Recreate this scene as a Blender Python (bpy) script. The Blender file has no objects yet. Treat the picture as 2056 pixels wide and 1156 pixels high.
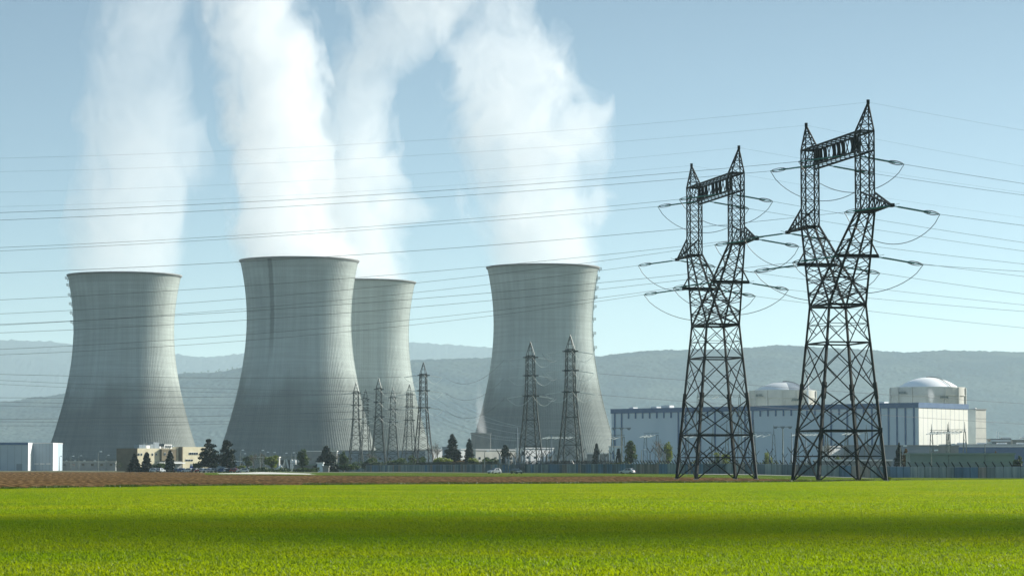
import bpy, math, random
from math import sin, cos, pi, sqrt, atan2, radians
from mathutils import Vector, noise
sc = bpy.context.scene
col = sc.collection
# ------------------------------------------------------------------ camera
F = 5500.0                      # focal length in photo pixels (photo 2056 x 1156)
HZ = 936.0                      # row of the horizon
CH = 2.2                        # eye height
PITCH = math.atan((HZ-578.0)/F)
cd = bpy.data.cameras.new('camera'); cam = bpy.data.objects.new('camera', cd); col.objects.link(cam)
cam.location = (0, 0, CH); cam.rotation_euler = (pi/2+PITCH, 0, 0)
cd.sensor_width = 36; cd.lens = 36*F/2056; cd.clip_start = 1; cd.clip_end = 60000
sc.camera = cam
# ------------------------------------------------------------------ sky, sun, exposure
SUN_EL, SUN_AZ = 26.0, 60.0     # azimuth clockwise from +Y (view direction)
w = bpy.data.worlds.new('World'); sc.world = w; w.use_nodes = True
nt = w.node_tree; bg = nt.nodes['Background']
sky = nt.nodes.new('ShaderNodeTexSky'); sky.sky_type = 'NISHITA'; sky.sun_disc = False
sky.sun_elevation = radians(SUN_EL); sky.sun_rotation = radians(SUN_AZ)
sky.altitude = 200; sky.air_density = 2.0; sky.dust_density = 0.8; sky.ozone_density = 3.0
tcw = nt.nodes.new('ShaderNodeTexCoord'); mpw = nt.nodes.new('ShaderNodeMapping'); mpw.inputs['Scale'].default_value = (1, 1, 5)
nt.links.new(tcw.outputs['Generated'], mpw.inputs[0]); nt.links.new(mpw.outputs[0], sky.inputs[0])
tint = nt.nodes.new('ShaderNodeMix'); tint.data_type = 'RGBA'; tint.blend_type = 'MULTIPLY'; tint.inputs[0].default_value = 1; tint.inputs[7].default_value = (.92, .94, .885, 1)
nt.links.new(sky.outputs[0], tint.inputs[6]); nt.links.new(tint.outputs[2], bg.inputs[0]); bg.inputs[1].default_value = 0.088
sd = bpy.data.lights.new('sun', 'SUN'); sd.energy = 5.0; sd.angle = radians(0.53); sd.color = (1, 0.96, 0.86)
sun = bpy.data.objects.new('sun', sd); col.objects.link(sun)
SD = Vector((cos(radians(SUN_EL))*sin(radians(SUN_AZ)), cos(radians(SUN_EL))*cos(radians(SUN_AZ)), sin(radians(SUN_EL))))
sun.rotation_euler = SD.to_track_quat('Z', 'Y').to_euler(); sun.location = (300, 200, 300)
sc.view_settings.view_transform = 'Standard'; sc.view_settings.look = 'None'
sc.view_settings.exposure = 0.95; sc.view_settings.gamma = 1
sc.render.engine = 'CYCLES'
cy = sc.cycles
cy.max_bounces = 12; cy.diffuse_bounces = 2; cy.glossy_bounces = 2; cy.transmission_bounces = 4
cy.transparent_max_bounces = 12; cy.volume_bounces = 10; cy.volume_step_rate = 1.0; cy.volume_max_steps = 256
cy.use_denoising = True
HAZE = 0.000044

# ------------------------------------------------------------------ helpers
def W(x, y, D):
    """the world point seen at photo pixel (x, y) at distance D along the view"""
    a = (x-1028.0)/F; b = (578.0-y)/F
    dy = cos(PITCH)-b*sin(PITCH); dz = sin(PITCH)+b*cos(PITCH)
    return Vector((a*D/dy, D, CH+dz*D/dy))
def X(x, D): return W(x, HZ, D).x
def ppm(D): return F/D
def ss(a, b, t):
    t = max(0, min(1, (t-a)/(b-a))); return t*t*(3-2*t)
def hgt(x, y):
    h = 0.25*ss(450, 740, y)*(1-ss(1000, 1250, y))
    h -= 0.75*ss(55, 95, x)*ss(430, 600, y)*(1-ss(760, 1000, y))
    return h
ORG = {}
class MB:
    def __init__(s): s.v = []; s.f = []; s.c = []
    def add(s, vs, fs, c=None):
        n = len(s.v); s.v += [tuple(p) for p in vs]; s.f += [tuple(i+n for i in q) for q in fs]; s.c += [c]*len(fs)
    def hexa(s, p, c=None):  # 8 points: bottom 4 ccw, top 4 ccw
        s.add(p, [(3,2,1,0),(4,5,6,7),(0,1,5,4),(1,2,6,5),(2,3,7,6),(3,0,4,7)], c)
    def box(s, x0, x1, y0, y1, z0, z1, c=None):
        s.hexa([(x0,y0,z0),(x1,y0,z0),(x1,y1,z0),(x0,y1,z0),(x0,y0,z1),(x1,y0,z1),(x1,y1,z1),(x0,y1,z1)], c)
    def obox(s, o, ux, uy, a0, a1, b0, b1, z0, z1, c=None):
        o = Vector(o); ux = Vector(ux); uy = Vector(uy)
        q = [o+ux*a+uy*b for a, b in ((a0,b0),(a1,b0),(a1,b1),(a0,b1))]
        s.hexa([(p.x,p.y,p.z+z0) for p in q]+[(p.x,p.y,p.z+z1) for p in q], c)
    def beam(s, p, q, w, h=None, n=4, w2=None):
        p = Vector(p); q = Vector(q); d = q-p
        if d.length < 1e-6: return
        d.normalize(); a = d.cross(Vector((0,0,1)))
        if a.length < 1e-3: a = Vector((1,0,0))
        a.normalize(); b = a.cross(d); h = h or w; w2 = w if w2 is None else w2; k = w2/w
        off = pi/4 if n == 4 else 0; m = sqrt(2)/2 if n == 4 else .5
        vs = []
        for P, kk in ((p, 1), (q, k)):
            for i in range(n):
                t = 2*pi*i/n+off; vs.append(P+a*(cos(t)*w*m*kk)+b*(sin(t)*h*m*kk))
        fs = [(i, (i+1) % n, n+(i+1) % n, n+i) for i in range(n)]+[tuple(range(n-1, -1, -1)), tuple(range(n, 2*n))]
        s.add(vs, fs)
    def tube(s, pts, r, n=5, closed=False):
        pts = [Vector(p) for p in pts]; m = len(pts); vs = []
        for i, p in enumerate(pts):
            d = (pts[min(i+1, m-1)]-pts[max(i-1, 0)]).normalized(); a = d.cross(Vector((0,0,1)))
            if a.length < 1e-3: a = Vector((1,0,0))
            a.normalize(); b = a.cross(d); rr = r[i] if isinstance(r, (list, tuple)) else r
            for k in range(n): vs.append(p+a*(cos(2*pi*k/n)*rr)+b*(sin(2*pi*k/n)*rr))
        fs = [(i*n+k, i*n+(k+1) % n, (i+1)*n+(k+1) % n, (i+1)*n+k) for i in range(m-1) for k in range(n)]
        fs += [tuple(range(n-1, -1, -1)), tuple(range((m-1)*n, m*n))]
        s.add(vs, fs)
    def lathe(s, o, prof, n=24, a0=0, a1=2*pi):
        o = Vector(o); full = abs(a1-a0-2*pi) < 1e-6; k = n if full else n+1; vs = []
        for r, z in prof:
            for i in range(k):
                t = a0+(a1-a0)*i/n; vs.append((o.x+r*cos(t), o.y+r*sin(t), o.z+z))
        fs = []
        for j in range(len(prof)-1):
            for i in range(n):
                i2 = (i+1) % k; fs.append((j*k+i, j*k+i2, (j+1)*k+i2, (j+1)*k+i))
        s.add(vs, fs)
    def prism(s, poly, y0, y1, o=(0,0,0), ux=(1,0,0), uy=(0,1,0), c=None):
        """poly in (x,z), extruded along y"""
        o = Vector(o); ux = Vector(ux); uy = Vector(uy); n = len(poly)
        vs = [o+ux*x+uy*y0+Vector((0,0,z)) for x, z in poly]+[o+ux*x+uy*y1+Vector((0,0,z)) for x, z in poly]
        fs = [tuple(range(n)), tuple(range(2*n-1, n-1, -1))]+[(i, n+i, n+(i+1) % n, (i+1) % n) for i in range(n)]
        s.add(vs, fs, c)
    def build(s, name, m, parent=None, smooth=False, local=False):
        me = bpy.data.meshes.new(name); o = bpy.data.objects.new(name, me)
        og = Vector((0,0,0)) if (local or parent is None) else ORG.get(parent.name, Vector((0,0,0)))
        me.from_pydata([(p[0]-og.x, p[1]-og.y, p[2]-og.z) for p in s.v], [], s.f)
        if m is not None: me.materials.append(m)
        if smooth: me.polygons.foreach_set('use_smooth', [True]*len(me.polygons))
        if any(c is not None for c in s.c):
            at = me.color_attributes.new('tint', 'FLOAT_COLOR', 'CORNER'); dat = []
            for pl, c in zip(me.polygons, s.c): dat += list((c or (1,1,1))+(1,))*len(pl.vertices)
            at.data.foreach_set('color', dat)
        me.update(); col.objects.link(o)
        if parent is not None: o.parent = parent; ORG[o.name] = og
        return o
def tag(o, label=None, cat=None, group=None, kind=None):
    if label: o['label'] = label
    if cat: o['category'] = cat
    if group: o['group'] = group
    if kind: o['kind'] = kind
    return o
def thing(name, label, cat, loc, group=None, rz=0, scale=None):
    o = bpy.data.objects.new(name, None); col.objects.link(o); o.empty_display_size = 1
    o.location = loc; o.rotation_euler = (0, 0, rz); ORG[o.name] = Vector(loc)
    if scale: o.scale = scale
    return tag(o, label, cat, group)
def kids(o): return [c for c in bpy.data.objects if c.parent == o]
def copy_tree(src, parent=None):
    c = src.copy(); col.objects.link(c)
    if parent is not None: c.parent = parent
    for ch in kids(src):
        copy_tree(ch, c)
    return c

# ------------------------------------------------------------------ materials
def nn(t, typ, **k):
    n = t.nodes.new(typ)
    for a, b in k.items(): setattr(n, a, b)
    return n
def M(name, c1, c2=None, scale=1.0, rough=0.8, metal=0.0, bump=0.0, bscale=None, spec=0.4, stretch=(1,1,1), detail=4, tint=False, contrast=(0.35, 0.65)):
    m = bpy.data.materials.new(name); m.use_nodes = True; t = m.node_tree; p = t.nodes['Principled BSDF']
    p.inputs['Base Color'].default_value = (*c1, 1); p.inputs['Roughness'].default_value = rough
    p.inputs['Metallic'].default_value = metal; p.inputs['Specular IOR Level'].default_value = spec
    tc = nn(t, 'ShaderNodeTexCoord'); mp = nn(t, 'ShaderNodeMapping'); mp.inputs['Scale'].default_value = stretch
    t.links.new(tc.outputs['Object'], mp.inputs[0]); last = None
    if c2 is not None:
        no = nn(t, 'ShaderNodeTexNoise'); no.inputs['Scale'].default_value = scale; no.inputs['Detail'].default_value = detail
        t.links.new(mp.outputs[0], no.inputs['Vector'])
        cr = nn(t, 'ShaderNodeValToRGB'); cr.color_ramp.elements[0].position = contrast[0]; cr.color_ramp.elements[1].position = contrast[1]
        cr.color_ramp.elements[0].color = (*c1, 1); cr.color_ramp.elements[1].color = (*c2, 1)
        t.links.new(no.outputs[0], cr.inputs[0]); last = cr.outputs[0]
        t.links.new(last, p.inputs['Base Color'])
    if tint:
        at = nn(t, 'ShaderNodeAttribute', attribute_name='tint'); mx = nn(t, 'ShaderNodeMix', data_type='RGBA', blend_type='MULTIPLY')
        mx.inputs[0].default_value = 1
        if last: t.links.new(last, mx.inputs[6])
        else: mx.inputs[6].default_value = (*c1, 1)
        t.links.new(at.outputs['Color'], mx.inputs[7]); t.links.new(mx.outputs[2], p.inputs['Base Color'])
    if bump:
        nb = nn(t, 'ShaderNodeTexNoise'); nb.inputs['Scale'].default_value = bscale or scale; nb.inputs['Detail'].default_value = 5
        t.links.new(mp.outputs[0], nb.inputs['Vector']); bp = nn(t, 'ShaderNodeBump'); bp.inputs['Distance'].default_value = bump
        t.links.new(nb.outputs[0], bp.inputs['Height']); t.links.new(bp.outputs[0], p.inputs['Normal'])
    return m
def foliage(name, c1, c2, scale=.4, trans=.35):
    m = bpy.data.materials.new(name); m.use_nodes = True; t = m.node_tree; p = t.nodes['Principled BSDF']
    p.inputs['Roughness'].default_value = .6; p.inputs['Specular IOR Level'].default_value = .25
    tc = nn(t, 'ShaderNodeTexCoord'); no = nn(t, 'ShaderNodeTexNoise'); no.inputs['Scale'].default_value = scale; no.inputs['Detail'].default_value = 3
    cr = nn(t, 'ShaderNodeValToRGB'); cr.color_ramp.elements[0].position = .38; cr.color_ramp.elements[1].position = .62
    cr.color_ramp.elements[0].color = (*c1, 1); cr.color_ramp.elements[1].color = (*c2, 1)
    t.links.new(tc.outputs['Object'], no.inputs['Vector']); t.links.new(no.outputs[0], cr.inputs[0]); t.links.new(cr.outputs[0], p.inputs['Base Color'])
    tr = nn(t, 'ShaderNodeBsdfTranslucent'); t.links.new(cr.outputs[0], tr.inputs[0]); mx = nn(t, 'ShaderNodeMixShader'); mx.inputs[0].default_value = trans
    t.links.new(p.outputs[0], mx.inputs[1]); t.links.new(tr.outputs[0], mx.inputs[2]); t.links.new(mx.outputs[0], t.nodes['Material Output'].inputs[0])
    return m

MAT = dict(
    steel=M('dark_green_steel', (.005,.010,.010), (.016,.024,.022), .5, .6, .0, spec=.25),
    galv=M('galvanised_steel', (.10,.13,.12), (.25,.28,.26), 1.2, .45, .3),
    dgalv=M('dull_galvanised_steel', (.010,.018,.018), (.045,.06,.056), .8, .4, .35),
    glass_ins=M('teal_glass_insulator', (.03,.16,.14), (.05,.24,.20), 3, .2, spec=.7),
    white_ins=M('pale_insulator', (.62,.68,.66), None, rough=.35),
    wire=M('weathered_conductor', (.08,.09,.095), None, rough=.5, metal=.3),
    bwire=M('bright_conductor', (.42,.46,.47), None, rough=.4, metal=.3),
    conc=M('pale_concrete', (.46,.46,.42), (.56,.56,.50), .15, .9, bump=.02, bscale=3),
    gconc=M('grey_concrete', (.20,.215,.215), (.28,.29,.28), .2, .9),
    white=M('white_cladding', (.68,.70,.70), (.76,.77,.76), .05, .5),
    clad=M('pale_blue_cladding', (.54,.66,.73), (.60,.71,.77), .08, .5, stretch=(1,1,.2)),
    blue=M('dark_blue_steel', (.05,.12,.24), (.07,.15,.28), .3, .5),
    bluegrey=M('blue_grey_cladding', (.19,.25,.30), (.24,.29,.33), .1, .6),
    beige=M('beige_panel', (.52,.47,.32), (.62,.57,.41), .3, .8),
    brown=M('brown_panel', (.12,.10,.06), (.16,.13,.08), .3, .85),
    wind=M('window_glass', (.015,.025,.035), None, rough=.08, spec=.8),
    roofw=M('white_roof', (.72,.73,.72), None, rough=.6),
    lamp=M('lamp_head', (.75,.78,.78), None, rough=.25),
    bark=M('bark', (.045,.035,.025), (.08,.065,.05), 2, .9),
    twig=M('bare_twig', (.14,.12,.10), (.20,.17,.14), 2, .9),
    rubber=M('tyre_rubber', (.015,.015,.015), None, rough=.8),
    tent=M('white_canvas', (.80,.80,.78), None, rough=.7),
    dome=M('white_dome_paint', (.88,.89,.89), (.92,.92,.91), .2, .75, spec=.2),
    greendark=M('green_grey_panel', (.20,.27,.24), (.25,.32,.28), .2, .7),
    conifer=foliage('conifer_needles', (.004,.014,.011), (.013,.030,.018), .5, .1),
    pine=foliage('pine_needles', (.005,.016,.011), (.017,.034,.017), .4, .12),
    leaf=foliage('fresh_leaf', (.10,.15,.02), (.20,.24,.04), .5, .45),
    leaf2=foliage('mixed_scrub_leaf', (.05,.065,.03), (.12,.14,.04), .25, .4),
    leafd=foliage('mid_leaf', (.03,.06,.02), (.07,.11,.03), .4, .35),
    brownleaf=foliage('rusty_leaf', (.10,.06,.015), (.20,.12,.03), .5, .3),
)

def tower_mat(streak):
    m = bpy.data.materials.new('cooling_tower_concrete'); m.use_nodes = True; t = m.node_tree; p = t.nodes['Principled BSDF']
    p.inputs['Roughness'].default_value = .95; p.inputs['Specular IOR Level'].default_value = .08
    L = t.links.new
    def mth(op, a, b=None, c=None):
        n = nn(t, 'ShaderNodeMath', operation=op)
        for i, q in enumerate((a, b, c)):
            if q is None: continue
            if isinstance(q, (int, float)): n.inputs[i].default_value = q
            else: L(q, n.inputs[i])
        return n.outputs[0]
    def mr(v, a, b, c, d):
        n = nn(t, 'ShaderNodeMapRange', interpolation_type='SMOOTHSTEP'); L(v, n.inputs[0])
        for i, q in enumerate((a, b, c, d)): n.inputs[i+1].default_value = q
        return n.outputs[0]
    tc = nn(t, 'ShaderNodeTexCoord'); sp = nn(t, 'ShaderNodeSeparateXYZ'); L(tc.outputs['Object'], sp.inputs[0])
    ang = mth('ARCTAN2', sp.outputs[0], mth('MULTIPLY', sp.outputs[1], -1.0)); z = sp.outputs[2]
    cb = nn(t, 'ShaderNodeCombineXYZ'); L(mth('MULTIPLY', ang, 38.0), cb.inputs[0]); L(z, cb.inputs[2])
    def noi(scale, det, sx, sz):
        mp = nn(t, 'ShaderNodeMapping'); mp.inputs['Scale'].default_value = (sx, 1, sz); L(cb.outputs[0], mp.inputs[0])
        n = nn(t, 'ShaderNodeTexNoise'); n.inputs['Scale'].default_value = scale; n.inputs['Detail'].default_value = det; L(mp.outputs[0], n.inputs['Vector']); return n.outputs[0]
    streaks = noi(.35, 4, 1, .04); blot = noi(.05, 5, 1, .6); lifts = noi(1.0, 2, .02, .55)
    # lower shell darkened: stain with some shade put into the colour, uneven upper edge
    stain_shade = mr(mth('ADD', z, mth('MULTIPLY', mth('SUBTRACT', blot, .5), 34.0)), 34, 66, .44, 1.0)
    v = mth('MULTIPLY', stain_shade, mr(streaks, .3, .7, .92, 1.04))
    v = mth('MULTIPLY', v, mr(lifts, .35, .65, .93, 1.05)); v = mth('MULTIPLY', v, mr(blot, .3, .7, .93, 1.06))
    # joint lines of the climbing formwork
    fr = mth('FRACT', mth('DIVIDE', z, 2.4)); v = mth('MULTIPLY', v, mr(fr, 0, .12, .86, 1.0))
    # wet soot just below the rim
    v = mth('MULTIPLY', v, mr(mth('ADD', z, mth('MULTIPLY', streaks, 8.0)), 122, 134, 1.0, .84))
    if streak:
        d = mth('ABSOLUTE', mth('ADD', mth('ADD', ang, .46), mth('MULTIPLY', z, -.0001)))
        d = mth('ADD', d, mth('MULTIPLY', mth('SUBTRACT', noi(.25, 4, .3, 1), .5), .03))
        sfade = mr(z, 58, 92, 0, 1); s = mth('MULTIPLY', mr(d, .032, .055, 1, 0), sfade)
        v = mth('MULTIPLY', v, mth('SUBTRACT', 1.0, mth('MULTIPLY', s, .42)))
    mx = nn(t, 'ShaderNodeMix', data_type='RGBA', blend_type='MULTIPLY'); mx.inputs[0].default_value = 1
    mx.inputs[6].default_value = (.50, .56, .535, 1)
    cc = nn(t, 'ShaderNodeCombineColor'); 
    for i in range(3): L(v, cc.inputs[i])
    L(cc.outputs[0], mx.inputs[7]); L(mx.outputs[2], p.inputs['Base Color'])
    nb = nn(t, 'ShaderNodeTexNoise'); nb.inputs['Scale'].default_value = .8; nb.inputs['Detail'].default_value = 4; L(tc.outputs['Object'], nb.inputs['Vector'])
    bp = nn(t, 'ShaderNodeBump'); bp.inputs['Distance'].default_value = .12; L(nb.outputs[0], bp.inputs['Height']); L(bp.outputs[0], p.inputs['Normal'])
    return m

# ------------------------------------------------------------------ ground
EDGE = [(-2000,200),(-300,150),(-90,225),(-48,257),(-33.7,295),(-13.2,318),(10.5,336),(38.2,367),(42,378),(53.7,403),(83.8,448),(160,520),(500,800),(2500,2200)]
def interp(tab, x):
    if x <= tab[0][0]: return tab[0][1]
    for (a, b), (c, d) in zip(tab, tab[1:]):
        if x <= c: return b+(d-b)*(x-a)/(c-a)
    return tab[-1][1]
def sheet(name, m, nx, ny, fx, fy, dz, kind='structure', parent=None):
    """grid sheet: fx(i/nx, j/ny) -> (x, y)"""
    b = MB(); vs = []
    for j in range(ny+1):
        for i in range(nx+1):
            x, y = fx(i/nx, j/ny); vs.append((x, y, hgt(x, y)+dz))
    b.add(vs, [(j*(nx+1)+i, j*(nx+1)+i+1, (j+1)*(nx+1)+i+1, (j+1)*(nx+1)+i) for j in range(ny) for i in range(nx)])
    o = b.build(name, m, parent, smooth=True)
    if kind: o['kind'] = kind
    return o
gm = M('site_ground', (.10,.11,.07), (.17,.17,.12), .02, .95, spec=0.0)
def gx(u, v): 
    y = -300+v**3*36000; return ((u-.5)*2*(250+max(0, y+300)*.6), y)
sheet('ground', gm, 60, 220, gx, None, -0.06)
field_m = M('wheat_soil', (.025,.045,.006), (.05,.075,.010), .6, .95, spec=0.0)
def fx(u, v):
    x = -160+u*360; e = interp(EDGE, x); return (x, -60+(e+60)*v)
sheet('green_field', field_m, 90, 90, fx, None, 0.0)
# ploughed soil
BACK = [(-400,950),(-150,950),(-104,905),(-84,760),(-70,640),(-36,598),(-7,565),(22,570),(40,515),(44,480),(49,415),(54,404.5),(700,404)]
soil = M('ploughed_soil', (.075,.047,.020), (.21,.130,.062), 2.2, .95, bump=.25, bscale=1.6, detail=6, spec=0.0)
t = soil.node_tree; p = t.nodes['Principled BSDF']
tc = nn(t, 'ShaderNodeTexCoord'); sp = nn(t, 'ShaderNodeSeparateXYZ'); t.links.new(tc.outputs['Object'], sp.inputs[0])
def smth(op, a, b):
    n = nn(t, 'ShaderNodeMath', operation=op)
    for i, q in enumerate((a, b)):
        if isinstance(q, (int, float)): n.inputs[i].default_value = q
        elif q is not None: t.links.new(q, n.inputs[i])
    return n.outputs[0]
wob = nn(t, 'ShaderNodeTexNoise'); wob.inputs['Scale'].default_value = .25; t.links.new(tc.outputs['Object'], wob.inputs['Vector'])
rowc = smth('ADD', smth('ADD', sp.outputs[0], smth('MULTIPLY', sp.outputs[1], .212)), smth('MULTIPLY', wob.outputs[0], 1.2))
rows = smth('SINE', smth('MULTIPLY', rowc, 2*pi/1.5), None)
rr = nn(t, 'ShaderNodeMapRange'); t.links.new(rows, rr.inputs[0]); rr.inputs[1].default_value = -1; rr.inputs[2].default_value = 1; rr.inputs[3].default_value = .5; rr.inputs[4].default_value = 1.12
n4 = nn(t, 'ShaderNodeTexNoise'); n4.inputs['Scale'].default_value = .05; n4.inputs['Detail'].default_value = 3; t.links.new(tc.outputs['Object'], n4.inputs['Vector'])
r4 = nn(t, 'ShaderNodeMapRange'); t.links.new(n4.outputs[0], r4.inputs[0]); r4.inputs[1].default_value = .35; r4.inputs[2].default_value = .65; r4.inputs[3].default_value = .85; r4.inputs[4].default_value = 1.15
vv = smth('MULTIPLY', rr.outputs[0], r4.outputs[0])
mx = nn(t, 'ShaderNodeMix', data_type='RGBA', blend_type='MULTIPLY'); mx.inputs[0].default_value = 1
src = p.inputs['Base Color'].links[0].from_socket; t.links.new(src, mx.inputs[6])
cc = nn(t, 'ShaderNodeCombineColor')
for i in range(3): t.links.new(vv, cc.inputs[i])
t.links.new(cc.outputs[0], mx.inputs[7]); t.links.new(mx.outputs[2], p.inputs['Base Color'])
def px(u, v):
    x = -260+u*316; a = interp(EDGE, x)+.3; b = max(a+.3, interp(BACK, x)); return (x, a+(b-a)*v)
# the soil sheet carries real furrow ridges near the camera
b = MB(); vs = []; nx, ny = 420, 420
for j in range(ny+1):
    for i in range(nx+1):
        x, y = px(i/nx, (j/ny)**1.5)
        cl = noise.noise(Vector((x*.9, y*.35, 0)))*.10+noise.noise(Vector((x*.08, y*.05, 3)))*.12
        vs.append((x, y, hgt(x, y)+.05+cl))
b.add(vs, [(j*(nx+1)+i, j*(nx+1)+i+1, (j+1)*(nx+1)+i+1, (j+1)*(nx+1)+i) for j in range(ny) for i in range(nx)])
tag(b.build('ploughed_field', soil, smooth=True), kind='structure')
# verge between the soil and the wall
verge_m = M('rough_verge', (.05,.085,.015), (.10,.15,.03), .3, .95, spec=0.0, bump=.15, bscale=2)
def vx(u, v):
    x = -95+u*300; a = max(interp(EDGE, x)+.2, min(interp(BACK, x), 900)-1); b = a+260; return (x, a+(b-a)*v)
sheet('grass_verge', verge_m, 100, 60, vx, None, -.015)
pave = M('pale_gravel', (.46,.45,.41), (.56,.55,.50), 1.0, .95)
WALL = [(-86,1250),(-37.6,1100),(-4,935),(30.3,785),(65,690),(92,580),(104,535),(118,470),(160,330)]
WYX = sorted([(-b_, a_) for a_, b_ in WALL])
def tr(u, v):
    s = 55+u*75; y = interp([(55,712),(65,683),(92,573),(104,528),(118,463),(160,325)], s); return (s-.4-10*v, y+2-8*v)
sheet('gravel_track', pave, 60, 3, tr, None, .03)
def rd(u, v):
    x = X(395+u*190, 700+60*v-90*u); return (x, 700+(260-180*u)*v-40*u+ (30 if v < .1 else 0))
sheet('access_road', pave, 20, 10, rd, None, .05)

# wheat: blades in patches, instanced over the field (one object, nobody could count it)
def patch(name, size, n, hmin, hmax, mat, seed, wid=.016):
    rnd = random.Random(seed); b = MB()
    for k in range(n):
        x = (rnd.random()-.5)*size; y = (rnd.random()-.5)*size; h = rnd.uniform(hmin, hmax); a = rnd.uniform(0, 2*pi)
        lx, ly = cos(a), sin(a); wv = wid*rnd.uniform(.7, 1.3); bend = rnd.uniform(.1, .75)*h; c2 = a+pi/2+rnd.uniform(-.5, .5); bx, by = cos(c2)*bend, sin(c2)*bend
        p0 = (x-lx*wv, y-ly*wv, 0); p1 = (x+lx*wv, y+ly*wv, 0)
        m0 = (x-lx*wv+bx*.3, y-ly*wv+by*.3, h*.6); m1 = (x+lx*wv+bx*.3, y+ly*wv+by*.3, h*.6); tp = (x+bx, y+by, h*rnd.uniform(.85, 1))
        b.add([p0, p1, m1, m0, tp], [(0,1,2,3), (3,2,4)])
    me = bpy.data.meshes.new(name); me.from_pydata(b.v, [], b.f); me.materials.append(mat); me.update()
    return bpy.data.objects.new(name, me)
def blade_mat(name, c1, c2, tcol, tr=.5):
    m = bpy.data.materials.new(name); m.use_nodes = True; t = m.node_tree; p = t.nodes['Principled BSDF']
    p.inputs['Roughness'].default_value = .5; p.inputs['Specular IOR Level'].default_value = .18
    g = nn(t, 'ShaderNodeNewGeometry'); cr = nn(t, 'ShaderNodeValToRGB'); cr.color_ramp.elements[0].color = (*c1, 1); cr.color_ramp.elements[1].color = (*c2, 1)
    t.links.new(g.outputs['Random Per Island'], cr.inputs[0])
    no = nn(t, 'ShaderNodeTexNoise'); no.inputs['Scale'].default_value = .07; no.inputs['Detail'].default_value = 3; t.links.new(g.outputs['Position'], no.inputs['Vector'])
    mr_ = nn(t, 'ShaderNodeMapRange'); t.links.new(no.outputs[0], mr_.inputs[0]); mr_.inputs[1].default_value = .32; mr_.inputs[2].default_value = .68; mr_.inputs[3].default_value = .86; mr_.inputs[4].default_value = 1.12
    cmb = nn(t, 'ShaderNodeCombineColor'); [t.links.new(mr_.outputs[0], cmb.inputs[i]) for i in (0, 2)]; cmb.inputs[1].default_value = 1
    def tinted(srcsock, col3):
        m2 = nn(t, 'ShaderNodeMix', data_type='RGBA', blend_type='MULTIPLY'); m2.inputs[0].default_value = 1
        if srcsock is not None: t.links.new(srcsock, m2.inputs[6])
        else: m2.inputs[6].default_value = (*col3, 1)
        m3 = nn(t, 'ShaderNodeMix', data_type='RGBA', blend_type='MULTIPLY'); m3.inputs[0].default_value = .5; t.links.new(m2.outputs[2], m3.inputs[6]); t.links.new(mr_.outputs[0], m3.inputs[7])
        t.links.new(cmb.outputs[0], m2.inputs[7]); return m3.outputs[2]
    t.links.new(tinted(cr.outputs[0], None), p.inputs['Base Color'])
    tl = nn(t, 'ShaderNodeBsdfTranslucent'); t.links.new(tinted(None, tcol), tl.inputs[0]); mx = nn(t, 'ShaderNodeMixShader'); mx.inputs[0].default_value = tr
    t.links.new(p.outputs[0], mx.inputs[1]); t.links.new(tl.outputs[0], mx.inputs[2]); t.links.new(mx.outputs[0], t.nodes['Material Output'].inputs[0])
    return m
wheat = blade_mat('wheat_blade', (.055,.115,.002), (.23,.31,.004), (.34,.45,.002), .5)
vergeb = blade_mat('verge_blade', (.06,.10,.015), (.14,.19,.03), (.20,.28,.03), .4)
def scatter(name, pts, patches, label, smin, smax, hscale=None):
    me = bpy.data.meshes.new(name); me.from_pydata(pts, [], []); o = bpy.data.objects.new(name, me); col.objects.link(o)
    tag(o, label, 'grass', kind='stuff')
    ng = bpy.data.node_groups.new(name+'_nodes', 'GeometryNodeTree')
    ng.interface.new_socket('Geometry', in_out='INPUT', socket_type='NodeSocketGeometry'); ng.interface.new_socket('Geometry', in_out='OUTPUT', socket_type='NodeSocketGeometry')
    gi = ng.nodes.new('NodeGroupInput'); go = ng.nodes.new('NodeGroupOutput'); jn = ng.nodes.new('GeometryNodeJoinGeometry')
    for k, po in enumerate(patches):
        oi = ng.nodes.new('GeometryNodeObjectInfo'); oi.inputs['Object'].default_value = po
        ip = ng.nodes.new('GeometryNodeInstanceOnPoints')
        idx = ng.nodes.new('GeometryNodeInputIndex'); md = ng.nodes.new('FunctionNodeRandomValue'); md.data_type = 'INT'; md.inputs['Min'].default_value = 0; md.inputs['Max'].default_value = len(patches)-1; md.inputs['Seed'].default_value = 7
        cp = ng.nodes.new('FunctionNodeCompare'); cp.data_type = 'INT'; cp.operation = 'EQUAL'
        ng.links.new(md.outputs[2], cp.inputs[2]); cp.inputs[3].default_value = k
        ng.links.new(cp.outputs[0], ip.inputs['Selection'])
        rv = ng.nodes.new('FunctionNodeRandomValue'); rv.data_type = 'FLOAT_VECTOR'; rv.inputs[0].default_value = (0,0,0); rv.inputs[1].default_value = (0,0,6.283); rv.inputs['Seed'].default_value = 3
        rs = ng.nodes.new('FunctionNodeRandomValue'); rs.data_type = 'FLOAT'; rs.inputs[2].default_value = smin; rs.inputs[3].default_value = smax; rs.inputs['Seed'].default_value = 5
        ng.links.new(gi.outputs[0], ip.inputs['Points']); ng.links.new(oi.outputs['Geometry'], ip.inputs['Instance'])
        ng.links.new(rv.outputs[0], ip.inputs['Rotation']); ng.links.new(rs.outputs[1], ip.inputs['Scale']); ng.links.new(ip.outputs[0], jn.inputs[0])
    ng.links.new(jn.outputs[0], go.inputs[0])
    md = o.modifiers.new('grass', 'NODES'); md.node_group = ng
    return o
R = random.Random(11)
near = [patch('wheat_patch', 2.6, 2900, .07, .17, wheat, s) for s in (1, 2, 3, 4)]
pts = []
y = 38.0
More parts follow.
